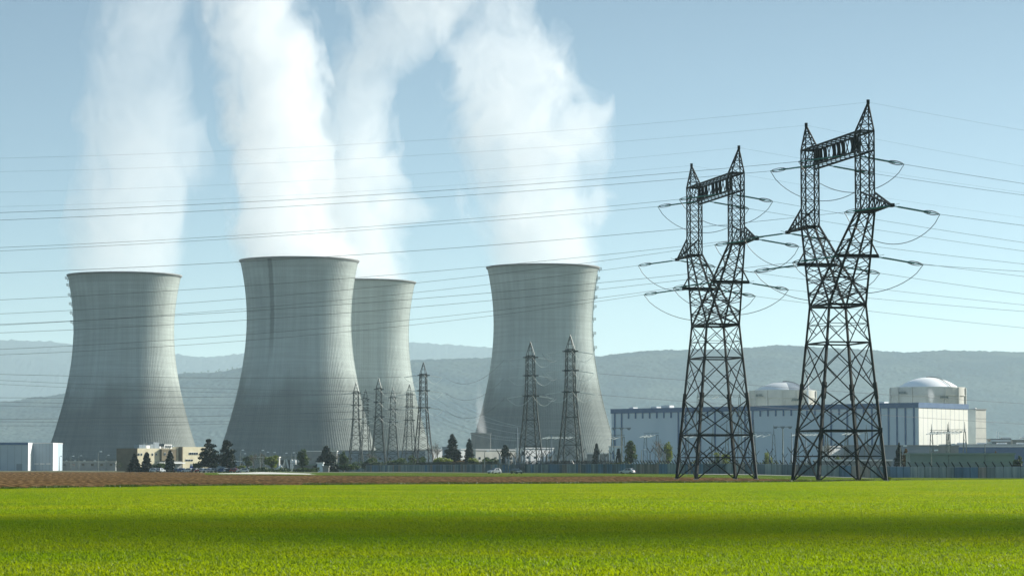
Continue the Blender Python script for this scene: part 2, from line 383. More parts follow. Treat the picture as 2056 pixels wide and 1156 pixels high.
while y < 130:
    x = -y*.225-3
    while x < y*.225+3:
        pts.append((x+R.uniform(-.4, .4), y+R.uniform(-.4, .4), R.uniform(-.05, 0))); x += 1.3
    y += 1.3
scatter('young_wheat', pts, near, 'dense bright green young wheat covering the near field', .85, 1.15)
far = [patch('wheat_patch_wide', 7.0, 4200, .08, .18, wheat, s, .026) for s in (11, 12, 13)]
pts = []
y = 126.0
while y < 470:
    x = -y*.215-8
    while x < y*.215+8:
        xx = x+R.uniform(-.8, .8); yy = y+R.uniform(-.8, .8)
        if yy < interp(EDGE, xx)-2.6: pts.append((xx, yy, 0))
        x += 4.2
    y += 4.2
edge_p = patch('wheat_patch_edge', 2.2, 500, .08, .18, wheat, 21, .03)
scatter('distant_wheat', pts, far, 'even green wheat reaching to the edge of the ploughed soil', .9, 1.1)
pts = []
x = -100.0
while x < 115:
    e = interp(EDGE, x); pts.append((x, e-.9+R.uniform(-.25, .25), 0)); pts.append((x+.5, e-2.6, 0)); x += .9
scatter('field_margin_wheat', pts, [edge_p], 'low rim of wheat where the green field stops', .9, 1.1)
vp = [patch('verge_patch', 3.0, 420, .15, .5, vergeb, s, .035) for s in (31, 32)]
pts = []
for k in range(5200):
    x = R.uniform(-80, 112); a = interp(BACK, x) if x < 54 else interp(EDGE, x); a = max(a, interp(EDGE, x))
    d = R.random()**2*(120 if x < 30 else 60)+.5; yy = a+d
    if yy > interp(WALL, x)-4 and x > -4: continue
    wx = interp(WYX, -yy)
    if yy < 655 and x > wx-12 and x > 50: continue
    if x < -30: yy = a+R.random()*6
    pts.append((x, yy, hgt(x, yy)))
scatter('verge_grass', pts, vp, 'rough green grass strip in front of the perimeter wall', .35, .75)

pts = []
x = -95.0
while x < 60:
    e = interp(EDGE, x); pts.append((x, e+1.2+R.uniform(-.5, 2.5), hgt(x, e))); pts.append((x+.4, e+4+R.uniform(0, 9), hgt(x, e))) if R.random() < .35 else None; x += .8
scatter('weedy_margin', pts, [patch('weed_patch', 2.4, 320, .12, .4, blade_mat('weed_blade', (.03,.05,.012), (.08,.10,.025), (.10,.14,.02), .3), 41, .04)], 'dark weedy rim between the wheat and the ploughed soil', .5, 1.2)
# ------------------------------------------------------------------ hills
def ridge(name, sky_pts, Dc, Df, Db, m, ncol, nrow, rough, crown, seed, label=None, x0=-500, x1=2700):
    b = MB(); vs = []
    for j in range(nrow+1):
        s = j/nrow
        if s < .72: D = Df+(Dc-Df)*(s/.72)
        else: D = Dc+(Db-Dc)*((s-.72)/.28)
        for i in range(ncol+1):
            pxl = x0+(x1-x0)*i/ncol; hc = W(pxl, interp(sky_pts, pxl), Dc).z
            if s < .72: q = s/.72; pr = .10*q+.90*ss(0, 1, q)**.8
            else: q = (s-.72)/.28; pr = 1-.8*ss(0, 1, q)
            xx = X(pxl, D)
            k = (s/.72 if s < .72 else 1)
            amp = rough*sin(min(1, k)*pi)**1 if s < .72 else 0
            z = hc*pr+amp*(noise.fractal(Vector((xx/1100, D/1100, seed)), 1, 2, 5))
            z += crown*(abs(noise.noise(Vector((xx/60, D/60, seed+5))))+.7*noise.noise(Vector((xx/17, D/17, seed+9))))*min(1, k*6)
            vs.append((xx, D, max(z-.5, -1)))
    b.add(vs, [(j*(ncol+1)+i, j*(ncol+1)+i+1, (j+1)*(ncol+1)+i+1, (j+1)*(ncol+1)+i) for j in range(nrow) for i in range(ncol)])
    o = b.build(name, m, smooth=False); tag(o, label, kind='structure'); return o
SKY1 = [(-500,818),(-100,812),(0,808),(30,806),(60,800),(100,797),(140,790),(250,765),(365,751),(430,749),(470,744),(490,738),(600,732),(740,728),(835,724),(900,722),(985,720),(1100,718),(1200,718),(1240,711),(1300,705),(1400,703),(1490,701),(1560,694),(1620,697),(1700,701),(1780,706),(1830,709),(1860,706),(1900,704),(2056,709),(2300,720),(2700,735)]
SKY2 = [(-500,660),(-100,678),(0,684),(60,687),(100,687),(140,692),(250,704),(360,713),(400,718),(450,715),(480,712),(600,700),(740,690),(835,689),(900,693),(985,699),(1100,710),(1300,725),(1600,740),(2700,760)]
forest = M('spring_forest', (.006,.024,.034), (.045,.062,.054), .004, .95, spec=0.0, detail=8, contrast=(.38,.62))
ridge('hill', SKY1, 11000, 9000, 12800, forest, 1400, 200, 35, 7.5, 1, 'wooded blue ridge behind the plant')
ridge('far_hills', SKY2, 21000, 18500, 23500, M('far_forest', (.02,.03,.028), (.03,.038,.032), .0015, .95, spec=0.0), 400, 60, 120, 18, 4, 'very pale distant mountain range')

# ------------------------------------------------------------------ cooling towers
TH, TR = 128.0, 37.2
def trad(z):
    zt, rt = 92.0, 32.9; b = 68.5 if z > zt else 73.0
    return rt*sqrt(1+((z-zt)/b)**2)
def shell_mesh(mat):
    b = MB(); NR = 176; zs = [6.2+(TH-6.2)*(i/56) for i in range(57)]; na = NR*4; vs = []
    for z in zs:
        r = trad(z)
        for i in range(na):
            t = 2*pi*i/na; k = i % 4; rr = r+(.13 if k == 0 else 0.0)
            if k == 1: t -= 2*pi/na*.55
            if k == 3: t += 2*pi/na*.55
            vs.append((rr*sin(t), -rr*cos(t), z))
    fs = [(j*na+i, j*na+(i+1) % na, (j+1)*na+(i+1) % na, (j+1)*na+i) for j in range(56) for i in range(na)]
    b.add(vs, fs)
    b.lathe((0,0,0), [(trad(z)-.5, z) for z in zs[::-4]], 96)
    b.lathe((0,0,0), [(trad(6.2)-.6, 6.2), (trad(6.2)+.3, 6.1), (trad(6.2)+.3, 7.4)], 96)
    me = bpy.data.meshes.new('shell'); me.from_pydata(b.v, [], b.f); me.materials.append(mat); me.update(); return me
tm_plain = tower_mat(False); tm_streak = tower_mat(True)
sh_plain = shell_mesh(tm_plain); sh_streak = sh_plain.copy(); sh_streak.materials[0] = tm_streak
b = MB()
b.lathe((0,0,0), [(trad(TH)-.6, TH-.9), (trad(TH)+.35, TH-.9), (trad(TH)+.95, TH-.2), (trad(TH)+.95, TH+.35), (trad(TH)-.6, TH+.35), (trad(TH)-.6, TH-.9)], 120)
ro = b.build('rim', MAT['gconc']); rim_me = ro.data; bpy.data.objects.remove(ro)
rb, rt_ = 54.2, trad(6.2)-.1; colm = []
for s in (-1, 1):
    b = MB(); a = s*.040; b.beam((sin(a)*rb, -cos(a)*rb, 0), (sin(a-s*.037)*rt_, -cos(a-s*.037)*rt_, 6.4), .85)
    ro = b.build('support_column', MAT['conc']); colm.append(ro.data); bpy.data.objects.remove(ro)
b = MB(); b.lathe((0,0,0), [(56.5,0),(56.5,1.3),(56.0,1.3),(56.0,.3),(0,.3)], 96); b.lathe((0,0,0), [(44,0),(44,6.0)], 64)
ro = b.build('basin', M('wet_basin', (.05,.06,.065), (.08,.09,.09), .3, .6)); basin_me = ro.data; bpy.data.objects.remove(ro)
def child(name, me, parent, rz=0, loc=(0,0,0)):
    o = bpy.data.objects.new(name, me); col.objects.link(o); o.parent = parent; o.location = loc; o.rotation_euler = (0,0,rz); return o
def plat_mesh(r, z, a):
    b = MB(); c = Vector((sin(a)*(r+1.0), -cos(a)*(r+1.0), z)); b.box(c.x-1.5, c.x+1.5, c.y-1.5, c.y+1.5, z-.12, z+.12)
    for dz in (.7, 1.3):
        for (p, q) in (((-1.5,-1.5),(1.5,-1.5)),((1.5,-1.5),(1.5,1.5)),((1.5,1.5),(-1.5,1.5)),((-1.5,1.5),(-1.5,-1.5))):
            b.beam((c.x+p[0], c.y+p[1], z+dz), (c.x+q[0], c.y+q[1], z+dz), .14)
    for p in ((-1.5,-1.5),(1.5,-1.5),(1.5,1.5),(-1.5,1.5)): b.beam((c.x+p[0], c.y+p[1], z), (c.x+p[0], c.y+p[1], z+1.3), .14)
    b.beam((c.x, c.y, z-1.6), (c.x, c.y, z), .3); return b
def cooling_tower(cx, xw, yr, D, label, me, ladder=None, zs=()):
    hw = xw/2; top = W(cx, yr, D); g = Vector((top.x, D, hgt(top.x, D)))
    sxy = (hw/ppm(D))/(TR+.9)
    # width as seen is a little more than the radius: cones of sight are nearly parallel
    e = thing('cooling_tower', label, 'cooling tower', g, 'hyperbolic cooling towers', scale=(sxy, sxy, (top.z-g.z)/(TH+.1)))
    child('shell', me, e); child('rim', rim_me, e); child('basin', basin_me, e)
    for k in range(44):
        for c_ in colm: child('support_column', c_, e, 2*pi*(k+.5)/44)
    if ladder:
        b = MB()
        pl = [(sin(ladder)*(trad(z)+.5), -cos(ladder)*(trad(z)+.5), z) for z in [8+i*4 for i in range(30)]]
        b.tube(pl, .22, 4); child_o = b.build('ladder', MAT['galv'], None); child_o.parent = e
        for z in zs:
            o = plat_mesh(trad(z), z, ladder).build('platform', MAT['galv'], None); o.parent = e
    return e
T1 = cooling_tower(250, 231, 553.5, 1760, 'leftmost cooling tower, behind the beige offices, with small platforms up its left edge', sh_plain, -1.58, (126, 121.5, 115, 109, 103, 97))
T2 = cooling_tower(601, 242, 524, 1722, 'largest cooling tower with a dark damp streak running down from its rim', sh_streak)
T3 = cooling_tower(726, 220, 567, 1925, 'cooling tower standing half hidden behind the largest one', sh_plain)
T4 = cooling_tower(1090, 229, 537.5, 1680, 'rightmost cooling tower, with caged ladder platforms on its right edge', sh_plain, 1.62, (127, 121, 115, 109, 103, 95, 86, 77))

# ------------------------------------------------------------------ steam
def plume(name, label, D, pts, dens, tower=None, base=None, noise_scale=.034, seed=0, holes=0.0, dpts=((0,1),(1,.6)), depth=1.0, edge=.5):
    """pts: (y pixel, left, right) rows from bottom to top of the plume as it stands over its tower"""
    rows = []
    for (y, l, r) in pts:
        a = W(l, y, D); c = W(r, y, D); rows.append(((a.x+c.x)/2, a.z, (c.x-a.x)/2))
    rows.sort(key=lambda q: q[1])
    if base is not None: rows = [(base.x, TH-9, rows[0][2]*.93)]+rows
    z0, z1 = rows[0][1], rows[-1][1]; xs = [q[0] for q in rows]; xm = (min(xs)+max(xs))/2; xr = max(max(xs)-min(xs), 4)*1.02
    Rm = max(q[2] for q in rows)*1.05
    zt = [(q[1], q[0]) for q in rows]; zr = [(q[1], q[2]) for q in rows]
    b = MB(); nz, na = 60, 40; vs = []
    for j in range(nz+1):
        z = z0+(z1-z0)*j/nz; c = interp(zt, z); r = interp(zr, z)*(1.0 if j < 3 and base is not None else 1.22)
        for i in range(na):
            a = 2*pi*i/na; k = 1+(.13 if j > 3 else 0)*noise.noise(Vector((cos(a)*1.6, sin(a)*1.6, z/24+seed)))
            vs.append((c+cos(a)*r*k-xm, sin(a)*r*k*depth, z))
    fs = [(j*na+i, j*na+(i+1) % na, (j+1)*na+(i+1) % na, (j+1)*na+i) for j in range(nz) for i in range(na)]
    fs += [tuple(range(na-1, -1, -1)), tuple(range(nz*na, (nz+1)*na))]
    b.add(vs, fs)
    m = bpy.data.materials.new('steam'); m.use_nodes = True; t = m.node_tree; t.nodes.clear(); L = t.links.new
    out = nn(t, 'ShaderNodeOutputMaterial'); pv = nn(t, 'ShaderNodeVolumePrincipled'); L(pv.outputs[0], out.inputs['Volume'])
    pv.inputs['Color'].default_value = (.93,.945,.965,1); pv.inputs['Anisotropy'].default_value = .25
    def mth(op, a, b=None, c=None):
        n = nn(t, 'ShaderNodeMath', operation=op)
        for i, q in enumerate((a, b, c)):
            if q is None: continue
            if isinstance(q, (int, float)): n.inputs[i].default_value = q
            else: L(q, n.inputs[i])
        return n.outputs[0]
    tc = nn(t, 'ShaderNodeTexCoord'); sp = nn(t, 'ShaderNodeSeparateXYZ'); L(tc.outputs['Object'], sp.inputs[0])
    zn = mth('DIVIDE', mth('SUBTRACT', sp.outputs[2], z0), z1-z0)
    def curve(vals):
        fc = nn(t, 'ShaderNodeFloatCurve'); cm = fc.mapping; cv = cm.curves[0]
        pp = [((z-z0)/(z1-z0), v) for z, v in vals]
        cv.points[0].location = pp[0]; cv.points[1].location = pp[-1]
        for q in pp[1:-1]: cv.points.new(*q)
        for q in cv.points: q.handle_type = 'AUTO_CLAMPED'
        cm.update(); L(zn, fc.inputs['Value']); return fc.outputs[0]
    cxn = curve([(z, (v-(xm-xr/2))/xr) for z, v in zt]); rn = curve([(z, v/Rm) for z, v in zr])
    dn = curve([(z0+(z1-z0)*a, v) for a, v in dpts])
    # object coordinates: x is already relative to xm
    dx = mth('SUBTRACT', sp.outputs[0], mth('MULTIPLY', mth('SUBTRACT', cxn, .5), xr)); dy = mth('DIVIDE', sp.outputs[1], depth)
    r = mth('DIVIDE', mth('SQRT', mth('ADD', mth('MULTIPLY', dx, dx), mth('MULTIPLY', dy, dy))), mth('MULTIPLY', rn, Rm))
    mp = nn(t, 'ShaderNodeMapping'); mp.inputs['Location'].default_value = (seed*17.3, seed*5.1, seed*3.7); mp.inputs['Scale'].default_value = (1, 1, .75); L(tc.outputs['Object'], mp.inputs[0])
    n1 = nn(t, 'ShaderNodeTexNoise'); n1.inputs['Scale'].default_value = noise_scale; n1.inputs['Detail'].default_value = 7; n1.inputs['Roughness'].default_value = .6; n1.inputs['Distortion'].default_value = .9; L(mp.outputs[0], n1.inputs['Vector'])
    amt = mth('ADD', 1.15, mth('MULTIPLY', zn, 1.0+holes))      # more broken higher up
    if base is not None:                                     # clean where it leaves the rim
        q = nn(t, 'ShaderNodeMapRange'); q.inputs[1].default_value = TH-2; q.inputs[2].default_value = TH+26; q.inputs[3].default_value = .25; q.inputs[4].default_value = 1; L(sp.outputs[2], q.inputs[0])
        amt = mth('MULTIPLY', amt, q.outputs[0])
    val = mth('ADD', mth('SUBTRACT', 1.16, r), mth('MULTIPLY', mth('SUBTRACT', n1.outputs[0], .5+holes*.03), mth('MULTIPLY', amt, 1.7)))
    rs = nn(t, 'ShaderNodeMapRange', interpolation_type='SMOOTHSTEP'); rs.inputs[1].default_value = .02; rs.inputs[2].default_value = edge; rs.inputs[3].default_value = 0; rs.inputs[4].default_value = 1; L(val, rs.inputs[0])
    L(mth('MULTIPLY', mth('MULTIPLY', rs.outputs[0], dn), dens), pv.inputs['Density'])
    me = bpy.data.meshes.new(name); me.from_pydata(b.v, [], b.f); me.materials.append(m); me.update()
    o = bpy.data.objects.new(name, me); col.objects.link(o); o.location = (xm, D, 0); tag(o, label, 'steam', 'steam plumes over the cooling towers')
    m.cycles.volume_step_rate = .4
    return o
plume('steam_plume', 'grey white steam plume leaning over the leftmost cooling tower', 1760,
    [(548,139,361),(500,138,368),(450,142,378),(400,150,386),(350,162,398),(300,168,402),(250,162,396),(200,172,382),(150,184,368),(80,186,372),(0,205,395),(-60,215,410),(-110,225,420)],
    .013, base=Vector((T1.location.x, 0, 0)), seed=1, dpts=((0,1),(.25,.85),(.5,.62),(.8,.5),(1,.45)), edge=.34)
plume('steam_plume', 'brightest white steam column rising from the largest cooling tower', 1722,
    [(518,484,718),(480,470,690),(430,466,672),(380,465,662),(300,462,655),(230,446,656),(170,440,652),(120,436,648),(60,416,636),(0,408,615),(-60,395,610),(-110,390,600)],
    .027, base=Vector((T2.location.x, 0, 0)), seed=2, dpts=((0,.9),(.25,1),(.6,.9),(.75,.7),(1,.6)), edge=.34)
plume('steam_plume', 'steam drifting up to the right behind the brightest column', 1925,
    [(562,635,822),(520,630,822),(470,620,815),(420,612,800),(350,605,806),(300,610,802),(240,618,790),(190,640,790),(130,665,840),(80,690,880),(30,700,930),(-30,710,960),(-110,720,980)],
    .022, base=Vector((T3.location.x, 0, 0)), seed=3, holes=.5, dpts=((0,1),(.3,.85),(.55,.55),(.75,.45),(1,.4)), edge=.38)
plume('steam_plume', 'ragged white steam plume above the rightmost cooling tower', 1680,
    [(533,980,1201),(500,958,1206),(450,938,1210),(400,932,1208),(350,930,1202),(300,918,1212),(250,905,1222),(200,903,1212),(150,905,1185),(100,885,1140),(50,866,1110),(0,856,1080),(-60,845,1070),(-110,835,1065)],
    .017, base=Vector((T4.location.x, 0, 0)), seed=4, holes=1.5, dpts=((0,1),(.3,.95),(.6,.75),(1,.5)), edge=.34)
plume('steam_puff', 'small loose puff of steam beside the middle plumes', 1800,
    [(452,785,835),(440,750,870),(420,735,875),(400,752,862),(388,785,845)], .02, seed=5, noise_scale=.05, edge=.8)
plume('steam_puff', 'tiny white vapour wisp rising from the turbine hall roof', 1345,
    [(808,1866,1874),(800,1863,1877),(790,1861,1876),(780,1862,1872)], .12, seed=6, noise_scale=.3, edge=.8)
# a thin streak of cloud high up to the right of the view; it shades a band of the wheat
def cloud(cxs, label, seed, dens):
    b = MB(); n = 22; nr = 14; H0 = 1075.0; k = H0/SD.z; vs = []
    for j in range(n+1):
        s = j/n; gx_, gy_, wy = cxs(s); c = Vector((gx_, gy_, 0))+SD*k
        r = wy*sin(pi*min(max(s, .02), .98))**.3*(1+.6*noise.noise(Vector((s*7, seed, 0))))
        for i in range(nr):
            a = 2*pi*i/nr; q = 1+.8*noise.noise(Vector((cos(a), sin(a), s*16+seed)))
            vs.append((c.x, c.y+cos(a)*r*q, c.z+sin(a)*r*.45*q))
    b.add(vs, [(j*nr+i, j*nr+(i+1) % nr, (j+1)*nr+(i+1) % nr, (j+1)*nr+i) for j in range(n) for i in range(nr)]+[tuple(range(nr-1, -1, -1)), tuple(range(n*nr, (n+1)*nr))])
    m = bpy.data.materials.new('cloud_vapour'); m.use_nodes = True; t = m.node_tree; t.nodes.clear(); out = nn(t, 'ShaderNodeOutputMaterial'); pv = nn(t, 'ShaderNodeVolumePrincipled')
    tcn = nn(t, 'ShaderNodeTexCoord'); non = nn(t, 'ShaderNodeTexNoise'); non.inputs['Scale'].default_value = .045; non.inputs['Detail'].default_value = 3; mrn = nn(t, 'ShaderNodeMapRange')
    t.links.new(tcn.outputs['Object'], non.inputs['Vector']); t.links.new(non.outputs[0], mrn.inputs[0]); mrn.inputs[1].default_value = .36; mrn.inputs[2].default_value = .62; mrn.inputs[3].default_value = 0; mrn.inputs[4].default_value = dens; t.links.new(mrn.outputs[0], pv.inputs['Density']); pv.inputs['Color'].default_value = (.95,.97,1,1); t.links.new(pv.outputs[0], out.inputs['Volume'])
    return tag(b.build('cloud', m), label, 'cloud')
cloud(lambda s: (-75+150*s, 95+8*s+5*sin(s*8)+4*noise.noise(Vector((s*10, 2, 0))), 17+8*s), 'thin cloud streak shading a band of the wheat field', 3, .125)

# ------------------------------------------------------------------ big lattice pylons
UD = Vector((.22, -.975, 0)).normalized(); VD = Vector((-UD.y, UD.x, 0))   # u along the bridge, v along the line
def PW(C, u, v, z): return Vector((C[0], C[1], 0))+UD*u+VD*v+Vector((0, 0, z))
WIRE_Z = {}
def lat_face(b, A0, A1, B0, B1, n, wd, horiz=True, kinds='X'):
    """lattice between leg A (A0->A1) and leg B (B0->B1), n panels"""
    A0, A1, B0, B1 = map(Vector, (A0, A1, B0, B1))
    for i in range(n):
        a0 = A0.lerp(A1, i/n); a1 = A0.lerp(A1, (i+1)/n); c0 = B0.lerp(B1, i/n); c1 = B0.lerp(B1, (i+1)/n)
        if kinds == 'X': b.beam(a0, c1, wd); b.beam(c0, a1, wd)
        elif kinds == 'Z': b.beam(a0 if i % 2 else c0, c1 if i % 2 else a1, wd)
        if horiz and i > 0: b.beam(a0, c0, wd)
def big_pylon(C, label):
    base = Vector((C[0], C[1], 0)); S = MAT['steel']
    e = thing('lattice_pylon', label, 'pylon', base, 'tall twin peaked lattice pylons')
    P = lambda u, v, z: PW(C, u, v, z)
    lv = [(25.7, 4.35, 2.8), (20.2, 4.66, 3.31), (13.2, 5.06, 3.97), (7.4, 5.38, 4.51), (0, 5.8, 5.2)]
    # four body legs
    for su in (-1, 1):
        for sv in (-1, 1):
            b = MB()
            for (z0, u0, v0), (z1, u1, v1), wd in zip(lv, lv[1:], (.28, .32, .38, .44)):
                b.beam(P(su*u0, sv*v0, z0), P(su*u1, sv*v1, z1-(0 if z1 else .3)), wd)
            b.beam(P(su*5.13, sv*4.08, 12.0), P(su*4.99, sv*3.84, 14.4), .52)
            b.beam(P(su*5.38, sv*4.51, 7.1), P(su*5.38, sv*4.51, 7.8), .5)
            lg = b.build('leg', S, e)
            f = MB(); q = P(su*5.8, sv*5.2, 0); f.beam((q.x, q.y, -.3), (q.x, q.y, .2), .75); f.build('footing', MAT['conc'], lg)
    # body bracing, one part per face
    for (s1, s2) in (((-1,-1),(1,-1)), ((-1,1),(1,1)), ((-1,-1),(-1,1)), ((1,-1),(1,1))):
        b = MB()
        def pt(s, k, f=0.0):
            z0, u0, v0 = lv[k]; return P(s[0]*u0, s[1]*v0, z0)
        for k in range(4):
            wd = (.12, .14, .16, .18)[k]
            a0, a1, c0, c1 = pt(s1, k), pt(s1, k+1), pt(s2, k), pt(s2, k+1)
            b.beam(a0, c1, wd); b.beam(c0, a1, wd); mid = (a0+c1+c0+a1)/4
            # secondary members
            for (q0, q1) in ((a0, a1), (c0, c1)):
                h = q0.lerp(q1, .5); b.beam(h, q0.lerp(mid, .5), .09); b.beam(h, q1.lerp(mid, .5), .09)
                b.beam(h, mid, .09) if k in (0, 3) else None
            if k in (0,): b.beam(a1, c1, .22)
            if k == 2: b.beam(a1, c1, .26)
            if k == 3:
                h1 = a0.lerp(a1, .5); h2 = c0.lerp(c1, .5); b.beam(h1, h2, .16)
        b.beam(pt(s1, 0), pt(s2, 0), .34)
        b.build('bracing', S, e)
    # fork: outer and inner chords of each side, z 25.7 -> 38.4
    for su in (-1, 1):
        b = MB()
        for sv in (-1, 1):
            o0, o1 = P(su*4.35, sv*2.8, 25.7), P(su*13.05, sv*1.05, 38.4)
            i0, i1 = P(-su*4.35, sv*2.8, 25.7), P(su*10.95, sv*1.05, 38.4)
            b.beam(o0, o1, .27); b.beam(i0, i1, .24)
            n = 7
            for i in range(n):
                a0 = o0.lerp(o1, i/n); a1 = o0.lerp(o1, (i+1)/n); c0 = i0.lerp(i1, i/n); c1 = i0.lerp(i1, (i+1)/n)
                b.beam(a0, c1, .12) if i % 2 else b.beam(c0, a1, .12)
                b.beam(a1, c1, .11)
        for (ua, va, ub, vb) in ((su*4.35, 2.8, su*13.05, 1.05), (-su*4.35, 2.8, su*10.95, 1.05)):
            lat_face(b, P(ua, -va, 25.7), P(ub, -vb, 38.4), P(ua, va, 25.7), P(ub, vb, 38.4), 6, .11)
        b.beam(P(su*8.9, -3.1, 32.4), P(su*8.9, 3.1, 32.4), .5); b.beam(P(su*8.9, -3.1, 32.4), P(su*9.6, -1.7, 34.5), .16); b.beam(P(su*8.9, 3.1, 32.4), P(su*9.6, 1.7, 34.5), .16)
        b.build('fork', S, e)
        # column
        b = MB(); q = {}
        for du in (-1, 1):
            for dv in (-1, 1):
                q[du, dv] = (P(su*12+du*1.05, dv*1.05, 38.4), P(su*12+du*1.05, dv*1.05, 50)); b.beam(*q[du, dv], .20)
        for k1, k2 in (((-1,-1),(1,-1)), ((-1,1),(1,1)), ((-1,-1),(-1,1)), ((1,-1),(1,1))):
            lat_face(b, q[k1][0], q[k1][1], q[k2][0], q[k2][1], 6, .09)
            b.beam(q[k1][0], q[k2][0], .22); b.beam(q[k1][1], q[k2][1], .22)
        b.build('column', S, e)
        # earth wire peak
        b = MB(); tip = P(su*13.6, 0, 54)
        cs = [P(su*12+du*1.05, dv*1.05, 50) for du, dv in ((-1,-1),(1,-1),(1,1),(-1,1))]
        for c in cs: b.beam(c, tip, .17)
        for k in (1, 2, 3):
            rg = [c.lerp(tip, k/4) for c in cs]
            pr = [c.lerp(tip, (k-1)/4) for c in cs]
            for i in range(4): b.beam(rg[i], rg[(i+1) % 4], .09); b.beam(pr[i], rg[(i+1) % 4], .09)
        b.beam(tip-Vector((0,0,.3)), tip+Vector((0,0,.35)), .42); b.build('peak', S, e)
        # side arm
        b = MB(); tip = P(su*22.8, 0, 38.4)
        rt = [P(su*13.05, -1.05, 38.4), P(su*13.05, 1.05, 38.4), P(su*13.05, -1.05, 41.2), P(su*13.05, 1.05, 41.2)]
        for c in rt: b.beam(c, tip, .2)
        for k in range(5):
            f0, f1 = k/5, (k+1)/5
            b.beam(rt[0].lerp(tip, f0), rt[1].lerp(tip, f1), .12); b.beam(rt[0].lerp(tip, f1), rt[1].lerp(tip, f1), .12)
            b.beam(rt[0].lerp(tip, f0), rt[2].lerp(tip, f1), .13); b.beam(rt[1].lerp(tip, f0), rt[3].lerp(tip, f1), .13)
            b.beam(rt[2].lerp(tip, f0), rt[0].lerp(tip, f0), .11); b.beam(rt[3].lerp(tip, f0), rt[1].lerp(tip, f0), .11)
            b.beam(rt[2].lerp(tip, f1), rt[3].lerp(tip, f1), .1)
        b.beam(tip-UD*.5*su, tip+UD*.3*su, .6, .5); b.build('side_arm', S, e)
    # bridge
    b = MB()
    for dv in (-1.05, 1.05):
        b.beam(P(-13.05, dv, 50), P(13.05, dv, 50), .24); b.beam(P(-13.05, dv, 47.2), P(13.05, dv, 47.2), .24)
        for k in range(11):
            u0 = -11+k*2; b.beam(P(u0, dv, 47.2), P(u0+2, dv, 50), .11) if dv < 0 else b.beam(P(u0+2, dv, 47.2), P(u0, dv, 50), .11)
    for k in range(12):
        u0 = -11+k*2; b.beam(P(u0, -1.05, 47.2), P(u0, 1.05, 47.2), .09); b.beam(P(u0, -1.05, 50), P(u0, 1.05, 50), .09)
        if k < 11: b.beam(P(u0, -1.05, 50), P(u0+2, 1.05, 50), .07)
        if 0 < k < 11 and k % 4: b.beam(P(u0+.3, .0, 47.5), P(u0-.1, .0, 49.7), .42, .42)
    b.build('bridge', S, e)
    # insulator strings, jumpers
    at = {'ER': (13.6, 0, 54), 'EL': (-13.6, 0, 54), 'BR': (6.5, 1.15, 47.1), 'BL': (-6.5, 1.15, 47.1), 'AR': (22.9, .1, 38.3), 'AL': (-22.9, .1, 38.3), 'LR': (8.9, 3.0, 32.3), 'LL': (-8.9, 3.0, 32.3)}
    ends = {}
    for k, (u, v, z) in at.items():
        for sgn in (-1, 1):
            a = P(u, sgn*v, z)
            if k[0] == 'E': ends[k, sgn] = a; continue
            d = (VD*sgn+Vector((0, 0, -.15))).normalized(); L0 = 7.0; en = a+d*L0; ends[k, sgn] = en
            b = MB(); b.beam(a, a+d*.7, .12); b.beam(a+d*5.6, en, .12)
            for off in (-.16, .16):
                o = UD*off; b.beam(a+d*.7+o, a+d*5.6+o, .09)
                for i in range(20):
                    q = a+d*(.8+i*.245)+o; b.beam(q, q+d*.13, .25, n=6)
            sb = b.build('insulator_string', MAT['glass_ins'], e)
            b = MB(); cxx = a+d*5.7
            for s2 in (-1, 1):
                b.tube([cxx+d*(1.1*cos(q))+Vector((0,0,s2*0.0+  .26*sin(q)))+UD*.2*s2 for q in [2*pi*i/14 for i in range(15)]], .035, 4)
            b.beam(a+Vector((0,0,.1)), a+d*1.0+Vector((0,0,.5)), .05)
            b.build('arcing_ring', S, sb)
    for k in ('BR', 'BL', 'AR', 'AL', 'LR', 'LL'):
        p0, p1 = ends[k, -1], ends[k, 1]; drop = 4.3
        for off in (0,):
            b = MB(); b.tube([p0.lerp(p1, i/20)-Vector((0,0,drop*(1-(2*i/20-1)**2)**.75)) for i in range(21)], .05, 5)
            b.build('jumper_wire', MAT['wire'], e)
    return e, ends
C1 = (47.8, 401.5); C2 = (34.0, 457.5)
PY1, E1 = big_pylon(C1, 'nearest and tallest lattice pylon, at the right, with a peak on each column')
PY2, E2 = big_pylon(C2, 'second tall twin peaked pylon, just left of the tallest one')

def ray(x, y):
    a = (x-1028.0)/F; b = (578.0-y)/F; return Vector((a, cos(PITCH)-b*sin(PITCH), sin(PITCH)+b*cos(PITCH)))
def on_plane(A, d, x, y):
    """where the sight line through (x, y) meets the vertical plane through A along d -> (t, z)"""
    r = ray(x, y); n = Vector((-d.y, d.x, 0)); s = (A.x*n.x+A.y*n.y)/(r.x*n.x+r.y*n.y)
    p = Vector((r.x*s, r.y*s, CH+r.z*s)); return (p-Vector((A.x, A.y, 0))).dot(Vector((d.x, d.y, 0))), p.z
def cable(A, d, targets, T, label, group, r=.034, mat='wire', c=None, name='power_cable', cat='cable'):
    t1, z1 = on_plane(A, d, *targets[0])
    if len(targets) > 1:
        t2, z2 = on_plane(A, d, *targets[1])
        c = ((z2-A.z)/t2-(z1-A.z)/t1)/(t2-t1); c = max(.0001, min(.0009, c))
    bb = (z1-A.z)/t1-c*t1
    b = MB(); n = 44; b.tube([Vector((A.x+d.x*T*i/n, A.y+d.y*T*i/n, A.z+bb*(T*i/n)+c*(T*i/n)**2)) for i in range(n+1)], r, 5)
    return tag(b.build(name, MAT[mat]), label, cat, group)
LEFTW = {1: dict(ER=(318,278), EL=(345,308), BR=(427,381), BL=(442,394), AR=(548,498), AL=(602,541), LR=(651,594), LL=(668,610)),
         2: dict(ER=(386,345), EL=(415,372), BR=(497,442), BL=(504,449), AR=(630,560), AL=(653,579), LR=(701,633), LL=(712,643))}
